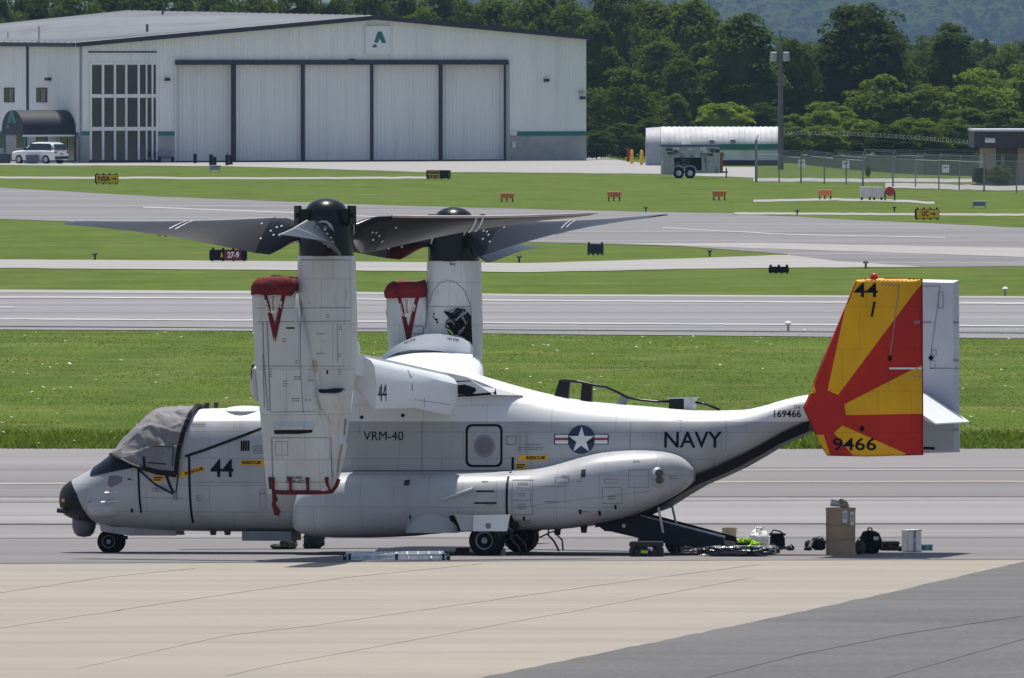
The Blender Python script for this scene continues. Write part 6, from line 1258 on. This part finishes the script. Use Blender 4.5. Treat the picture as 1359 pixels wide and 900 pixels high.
for px, py, lab in ((1064, 217, 'small white notice on the fence left of centre'), (1122.5, 218.5, 'larger white notice on the fence near its middle'), (1255, 224, 'small white notice on the fence by the brown building')):
    t = empty('notice_board', lab, 'notice', at_depth(px, py, G(px, 240).y - .3)); m_ = MB(); m_.box((0, 0, 0), (.5, .04, .55)); m_.build('board', M['plastic'], t); m_ = MB(); m_.box((0, -.03, .08), (.34, .01, .10)); m_.build('print', M['grey'], t)
bp_ = G(1352, 246); k = ppm(bp_.y); bl = empty('small_building', 'small brown flat-roofed building with tan columns at right edge', 'building', bp_); bx = lambda px: (px - 1352) / k; bz = lambda py: (246 - py) / k
fasc = mat('brown_fascia', (.045, .038, .05), .6, .15, 1); tanw = mat('tan_wall', (.42, .36, .29), .8, .12, 1)
m_ = MB(); m_.box(((bx(1292) + bx(1460)) / 2, 3.5, (bz(174) + bz(196.5)) / 2), (bx(1460) - bx(1292), 9, bz(174) - bz(196.5))); m_.build('fascia', fasc, bl)
m_ = MB(); m_.box(((bx(1292) + bx(1460)) / 2, 3.5, bz(173)), (bx(1460) - bx(1290), 9.3, .14)); m_.build('roof', M['alu'], bl)
m_ = MB(); m_.box(((bx(1306) + bx(1460)) / 2, 4.5, bz(197) / 2), (bx(1460) - bx(1306), 6, bz(197))); m_.build('wall', tanw, bl)
for a, b_ in ((1307, 1322), (1351, 1359), (1392, 1402)): m_ = MB(); m_.box(((bx(a) + bx(b_)) / 2, .6, bz(196.6) / 2), (bx(b_) - bx(a), .8, bz(196.6))); m_.build('column', tanw, bl)
for a, b_ in ((1323.5, 1334), (1336, 1349.5), (1361, 1374), (1376, 1390)): m_ = MB(); m_.box(((bx(a) + bx(b_)) / 2, 1.45, (bz(198) + bz(238)) / 2), (bx(b_) - bx(a), .1, bz(198) - bz(238))); m_.build('window', M['window'], bl)
m_ = MB(); m_.box((bx(1313), -1.1, bz(186)), (.7, .3, .25), rx=.4); m_.build('flood_light', M['plastic'], bl)
m_ = MB(); m_.box((bx(1331.5), 1.2, bz(212)), (.25, .2, .7)); m_.build('notice', mat('notice_teal', (.25, .5, .5), .5), bl)

# ================================================================== TREES, BUSHES, HILLS
LF = [leaf_mat('dark_leaves', (.102, .148, .022), (.056, .090, .015)), leaf_mat('mid_leaves', (.135, .190, .022), (.080, .122, .016)), leaf_mat('bright_leaves', (.205, .275, .030), (.120, .178, .022)), leaf_mat('purple_leaves', (.09, .035, .055), (.05, .02, .03)), leaf_mat('yellow_green_leaves', (.17, .19, .03), (.08, .11, .02))]
bark = mat('bark', (.09, .075, .06), .9, .4, 3, (4, 4, .5))
def crown_mesh(seed, rx=.40, zc=.56, rz=.44, clumps=46, per=120, ls=.022, pointy=0.0, low=.12):
    g_ = np.random.default_rng(seed); Vv = []; 
    for c_ in range(clumps):
        th = g_.random() * 2 * math.pi; zz_ = g_.uniform(-.95, 1); rr = math.sqrt(max(0, 1 - zz_ * zz_)) * (1 - pointy * max(0, zz_) * .6); dpt = g_.uniform(.74, .96) if c_ % 5 else g_.uniform(.1, .55)
        ctr = np.array([math.cos(th) * rr * rx * dpt, math.sin(th) * rr * rx * dpt, zc + zz_ * rz * dpt]); cr = g_.uniform(.06, .115)
        d = g_.normal(size=(per, 3)); d /= np.linalg.norm(d, axis=1)[:, None]; d[:, 2] = np.where(d[:, 2] < -.15, -d[:, 2], d[:, 2])
        p = ctr + d * cr * (g_.uniform(.72, 1.08, (per, 1))) * np.array([1.2, 1.2, .72])
        nrm = d * .8 + g_.normal(size=(per, 3)) * .5 + np.array([0, 0, 1.15]); nrm /= np.linalg.norm(nrm, axis=1)[:, None]
        a = np.cross(nrm, g_.normal(size=(per, 3))); a /= np.linalg.norm(a, axis=1)[:, None]; b_ = np.cross(nrm, a); s_ = ls * g_.uniform(.6, 1.5, (per, 1)); asp = g_.uniform(.5, .9, (per, 1))
        Vv.append(np.stack([p - a * s_, p - b_ * s_ * asp, p + a * s_, p + b_ * s_ * asp], 1))
    P_ = np.concatenate(Vv).reshape(-1, 3); P_[:, 2] = np.maximum(P_[:, 2], low * .3 + .02)
    v = P_.tolist(); f = np.arange(len(v)).reshape(-1, 4).tolist()
    bm = bmesh.new(); bmesh.ops.create_icosphere(bm, subdivisions=3, radius=1)              # inner mass of twigs and leaves
    k0 = len(v)
    for p in bm.verts:
        j = .76 + .14 * noise.noise(p.co * 2.4 + Vector((seed, 0, 0))); v.append([p.co.x * rx * j, p.co.y * rx * j, zc + p.co.z * rz * j])
    bm.verts.index_update()
    for fc in bm.faces: f.append([k0 + i.index for i in fc.verts])
    bm.free(); me = bpy.data.meshes.new('crown'); me.from_pydata(v, [], f); me.materials.append(LF[0]); return me
CR = [crown_mesh(1, .40, .50, .49, 120, 90, .0165), crown_mesh(2, .36, .51, .48, 120, 90, .016, .4), crown_mesh(3, .44, .50, .49, 126, 90, .0165), crown_mesh(4, .33, .51, .48, 116, 90, .016, .55), crown_mesh(5, .46, .47, .50, 130, 90, .018), crown_mesh(6, .42, .47, .50, 124, 90, .0175, .2)]
tb = MB(); tb.tube([(0, 0, -.03), (.005, 0, .2), (-.01, .01, .45), (.0, 0, .7)], [.028, .022, .015, .006], 8)
for a in range(6): th = a * 1.05; tb.tube([(0, 0, .25 + .06 * a), (.11 * math.cos(th), .11 * math.sin(th), .36 + .06 * a), (.22 * math.cos(th), .22 * math.sin(th), .43 + .06 * a)], [.011, .008, .003], 5)
tro = tb.build('trunk', bark); TRM = tro.data; bpy.data.objects.remove(tro)
def tree(px, Y, top, wpx, leaf, var, label, group=None, name='broadleaf_tree', base=0.0):
    k = ppm(Y); x = (px - 679.5) / k; h = at_depth(px, top, Y).z - base; wm = wpx / k
    t = empty(name, label, 'tree', (x, Y, base - .1), rnd.random() * 6.28, group)
    c = link('crown', CR[var], t); s_ = wm / (2 * (.40, .36, .44, .33, .46, .42)[var] * 1.12); c.scale = (s_, s_, h * .985); c.material_slots[0].link = 'OBJECT'; c.material_slots[0].material = LF[leaf]
    u = link('trunk', TRM, t); u.scale = (h * .8, h * .8, h * .95); return t
TREES = [ # column, depth, top row, width, leaf, crown kind, label
 (985, 800, 10, 118, 0, 3, 'tall dark tree just left of the utility pole'), (1146, 815, -14, 142, 0, 1, 'tallest dark tree standing right of the utility pole'), (1264, 812, 24, 92, 0, 3, 'tall narrow dark tree behind the right end of bright trees'),
 (1052, 808, 38, 80, 0, 1, 'dark tree rising directly behind the utility pole'), (905, 795, 72, 74, 0, 3, 'pointed dark tree behind the left end of white shed'), (826, 770, 86, 104, 1, 0, 'round mid-green tree beside the right wall of hangar'), (962, 770, 128, 92, 2, 4, 'low bright green tree behind the white shed'), (893, 775, 120, 60, 1, 5, 'small mid-green bush tree left of the white shed top'),
 (1100, 775, 130, 92, 2, 2, 'bright green low tree right of the utility pole foot'), (1168, 780, 96, 112, 2, 0, 'rounded bright green tree in the middle above fence'), (1228, 780, 106, 98, 2, 2, 'rounded bright green tree left of the brown building'), (1300, 778, 88, 110, 2, 0, 'rounded bright green tree above the brown building'), (1362, 785, 78, 110, 1, 2, 'mid-green tree cut by the right edge of the photograph'),
 (1050, 772, 148, 58, 1, 5, 'small grey-green tree at the foot of the utility pole'), (1010, 780, 128, 60, 0, 4, 'dark bush tree behind the right end of white shed'), (1208, 760, 150, 90, 1, 4, 'dark low bush tree behind the middle of fence'), (1280, 760, 140, 100, 1, 5, 'mid-green low tree left of the brown building'), (1140, 765, 152, 70, 2, 4, 'bright low bush above left half of the fence')]
for a in TREES: tree(*a)
for i_, (px, top, wv, lf, nm) in enumerate(((792, 168, 60, 0, 'dark undergrowth bush right against the hangar corner'), (828, 160, 66, 0, 'dark undergrowth bush behind the yellow bollards'), (862, 150, 60, 0, 'dark undergrowth bush behind the white shed end'), (1052, 165, 60, 1, 'leafy undergrowth just right of the pole foot'), (1092, 160, 76, 2, 'bright undergrowth bush above the fence, second right of pole'), (1138, 168, 70, 1, 'leafy undergrowth above the fence arch'), (1182, 160, 80, 0, 'dark undergrowth above the fence middle'), (1226, 166, 80, 1, 'leafy undergrowth left of the brown building'), (1268, 158, 80, 0, 'dark undergrowth touching the brown building'), (1330, 140, 90, 0, 'dark undergrowth behind the brown building roof'))):
    tree(px, 745 + i_ % 3 * 4, top, wv, lf, 4 + i_ % 2, nm, None, 'undergrowth_bush')
gl = 'tall dark green trees rising behind the hangar'
ORD = ['first', 'second', 'third', 'fourth', 'fifth', 'sixth', 'seventh', 'eighth', 'ninth', 'tenth', 'eleventh', 'twelfth', 'thirteenth', 'fourteenth', 'fifteenth', 'sixteenth', 'seventeenth', 'eighteenth', 'nineteenth', 'twentieth', 'twenty-first', 'twenty-second', 'twenty-third', 'twenty-fourth', 'twenty-fifth', 'twenty-sixth']
seen_t = []
def tall_label(x):
    seen_t.append(x); return ('tall dark tree behind the hangar roof, %s from the left of the back row' if x < 760 else 'tall dark tree right of the hangar, %s from the left of the back row') % ORD[len(seen_t) - 1]
x = -150; i = 0
while x < 960:
    wv = rnd.uniform(78, 118); tree(x, 880 + rnd.uniform(0, 40), rnd.uniform(-45, -8) if x < 925 else rnd.uniform(0, 20), wv, 0 if rnd.random() < .7 else 1, rnd.choice([0, 1, 2, 3, 4]), tall_label(x), gl); x += wv * .52; i += 1
for px in range(-140, 1000, 62):
    tree(px + rnd.uniform(-12, 12), 960 + rnd.uniform(-15, 15), rnd.uniform(-40, -12) if px < 915 else rnd.uniform(20, 40), 120, 0, rnd.choice([0, 2, 4]), 'one of the dark trees closing the wood behind the hangar', 'dark trees closing the wood behind the hangar')
for (px, top, wv, lf, vr) in ((60, 10, 80, 1, 4), (130, -2, 70, 1, 0), (300, -4, 90, 0, 2), (420, 2, 70, 1, 4), (560, 5, 90, 1, 0), (620, -5, 80, 0, 2), (690, 12, 80, 1, 4), (790, 20, 90, 0, 5), (868, 30, 80, 1, 2), (800, 55, 70, 0, 1)):
    tree(px, 860, top, wv, lf, vr, 'one of the tall dark green trees rising behind the hangar', gl)
g2 = 'dark filler trees behind the bright tree row'; FILL = sorted([940, 1020, 1080, 1110, 1200, 1235, 1300, 1340, 1400, 1470, 985, 880])
for px, top, wv in ((940, 42, 80), (1020, 62, 90), (1080, 60, 90), (1110, 40, 70), (1200, 70, 90), (1235, 62, 80), (1300, 70, 80), (1340, 62, 90), (1400, 50, 110), (1470, 60, 110), (985, 90, 90), (880, 40, 90)):
    tree(px, 850, top, wv, 0, rnd.choice([0, 1, 2, 4]), 'dark tree at the back of the bright row, %s from the left' % ORD[FILL.index(px)], g2)
for px, py0, py1, wpx, lf, lab in ((1301, 221, 246, 24, 3, 'round purple-leaved bush at the corner of brown building'), (1326, 217, 247, 38, 4, 'yellow-green bush in front of the brown building'), (1152, 219, 236, 8, 0, 'small dark shrub inside the fence')):
    p = G(px, py1); k = ppm(p.y); t = empty('garden_bush', lab, 'bush', p); c = link('foliage', CR[4], t); h = (py1 - py0) / k; s_ = wpx / k / 1.0; c.scale = (s_, s_, h * 1.0); c.material_slots[0].link = 'OBJECT'; c.material_slots[0].material = LF[lf]; u = link('stem', TRM, t); u.scale = (h, h, h * .8)
g3 = 'grey-green trees of the far wood'
for px in range(905, 1500, 27):
    tree(px + rnd.uniform(-8, 8), 1080 + rnd.uniform(0, 160), rnd.uniform(34, 58), rnd.uniform(60, 90), 1 if rnd.random() < .6 else 0, rnd.choice([0, 2, 4, 5]), 'one of the hazy grey-green trees of the far wood below the hills', g3)
# hills far behind
hm_ = MB(); hx = np.linspace(-4800, 4800, 120); hy = [7000, 7600, 8200, 8800, 9400, 10300, 11500]
def hz_(x, y):
    s_ = (y - 7000) / 4500; return -2 + 190 * max(0, s_) ** .8 * (1 + .3 * noise.noise((x * .0022, y * .0012, 0))) + 16 * noise.noise((x * .008, y * .003, 4)) * s_
hm_.v = [(x_, y_, hz_(x_, y_)) for y_ in hy for x_ in hx]; hm_.f = [(j * 120 + i, j * 120 + i + 1, (j + 1) * 120 + i + 1, (j + 1) * 120 + i) for j in range(6) for i in range(119)]; hm_.m = [0] * len(hm_.f)
tag(hm_.build('hills', mat('hill_green', (.055, .095, .025), .95, .3, .01)), 'wooded hills far behind the airfield', kind='structure')
small = crown_mesh(11, .5, .45, .48, 14, 26, .075); vv = np.array([p.co for p in small.vertices]); ff_ = [tuple(p.vertices) for p in small.polygons]
AV, AF, k0 = [], [], 0
g_ = np.random.default_rng(3)
for j in range(3800):
    y_ = g_.uniform(7100, 9800); x_ = (g_.uniform(480, 1560) - 679.5) / ppm(y_); s_ = g_.uniform(16, 30); a = g_.random() * 6.28; ca, sa = math.cos(a), math.sin(a)
    P_ = vv * np.array([s_ * .9, s_ * .9, s_ * .85]); P_ = np.stack([P_[:, 0] * ca - P_[:, 1] * sa + x_, P_[:, 0] * sa + P_[:, 1] * ca + y_, P_[:, 2] + hz_(x_, y_) - 1], 1); AV.append(P_); AF += [tuple(i + k0 for i in f) for f in ff_]; k0 += len(vv)
me = bpy.data.meshes.new('hill_forest'); me.from_pydata(np.concatenate(AV).tolist(), [], AF); me.materials.append(LF[0]); tag(link('hill_forest', me), 'hazy blue-green woodland covering the far hills', kind='stuff')

AV, AF, k0 = [], [], 0
for j in range(420):
    y_ = g_.uniform(1150, 1900); x_ = (g_.uniform(-200, 1700) - 679.5) / ppm(y_); s_ = g_.uniform(8.5, 10.0) * (1 + (y_ - 1150) / 4000); a = g_.random() * 6.28; ca, sa = math.cos(a), math.sin(a)
    P_ = vv * np.array([s_ * .9, s_ * .9, s_]); P_ = np.stack([P_[:, 0] * ca - P_[:, 1] * sa + x_, P_[:, 0] * sa + P_[:, 1] * ca + y_, P_[:, 2] - .3], 1); AV.append(P_); AF += [tuple(i + k0 for i in f) for f in ff_]; k0 += len(vv)
me = bpy.data.meshes.new('distant_wood'); me.from_pydata(np.concatenate(AV).tolist(), [], AF); me.materials.append(LF[1]); tag(link('distant_wood', me), 'grey-green wood between the tree row and the far hills', kind='stuff')

# air
hzb = MB(); hzb.box((0, 5700, 198), (10600, 13000, 402.0)); ho = hzb.build('haze', bpy.data.materials.new('haze_air')); ho.data.materials[0].use_nodes = True
n_ = ho.data.materials[0].node_tree.nodes; n_.remove(n_['Principled BSDF']); pv = n_.new('ShaderNodeVolumePrincipled'); pv.inputs['Density'].default_value = .000045; pv.inputs['Color'].default_value = (.45, .66, 1.0, 1); pv.inputs['Anisotropy'].default_value = 0.0
ho.data.materials[0].node_tree.links.new(pv.outputs[0], n_['Material Output'].inputs['Volume']); tag(ho, 'thin summer haze over the airfield', kind='stuff')

# pieces that can be picked apart become parts of their own; those too small stay joined
LET = ('lettering', 'label_print', 'placard_text', 'stitching')
def islands(me):
    par = list(range(len(me.vertices)))
    def find(a):
        while par[a] != a: par[a] = par[par[a]]; a = par[a]
        return a
    for p in me.polygons:
        vs_ = p.vertices; r0 = find(vs_[0])
        for i in vs_[1:]: par[find(i)] = r0
    g_ = {}
    for p in me.polygons: g_.setdefault(find(p.vertices[0]), []).append(p.index)
    return list(g_.values())
SPLIT = {'yellow_ray', 'wheel_well', 'drain_mast', 'antenna_cable', 'pendulum_damper', 'rescue_placard', 'strap', 'slot', 'small_window', 'tie_strap', 'panel_tape', 'block_base', 'door_edge', 'roof_light', 'front_pocket', 'national_insignia', 'nose_gear_door', 'rear_wall', 'fin_hole', 'brake_hose', 'gear_strut', 'hitch', 'access_bay', 'vent_grille', 'emblem', 'body_', 'rudder_hinge', 'blade_stripe', 'wheel_well', 'handle', 'strap_'}
SMALL = {'panel_seams', 'panel_seam', 'stencil_marks', 'blade_bolt', 'rim_hole', 'rivet_hole', 'rudder_seam', 'label_print', 'placard_text', 'stitching', 'fairing_seam', 'tape', 'access_bay'}
for o in list(SC.objects):
    if o.type != 'MESH' or o.parent is None: continue
    nm = o.name.split('.')[0]
    if nm in SMALL: o['kind'] = 'stuff'; continue
    if nm not in SPLIT: continue
    gs = islands(o.data)
    if len(gs) < 2: continue
    me = o.data
    for i, pl in enumerate(gs):
        ids = sorted({v for p in pl for v in me.polygons[p].vertices}); ix = {v: k for k, v in enumerate(ids)}
        nm_ = bpy.data.meshes.new(nm); nm_.from_pydata([me.vertices[v].co[:] for v in ids], [], [[ix[v] for v in me.polygons[p].vertices] for p in pl])
        for m in me.materials: nm_.materials.append(m)
        for p2, p in zip(nm_.polygons, pl): p2.use_smooth = me.polygons[p].use_smooth; p2.material_index = me.polygons[p].material_index
        if i == 0: o.data = nm_
        else:
            c = o.copy(); c.data = nm_; C.objects.link(c)
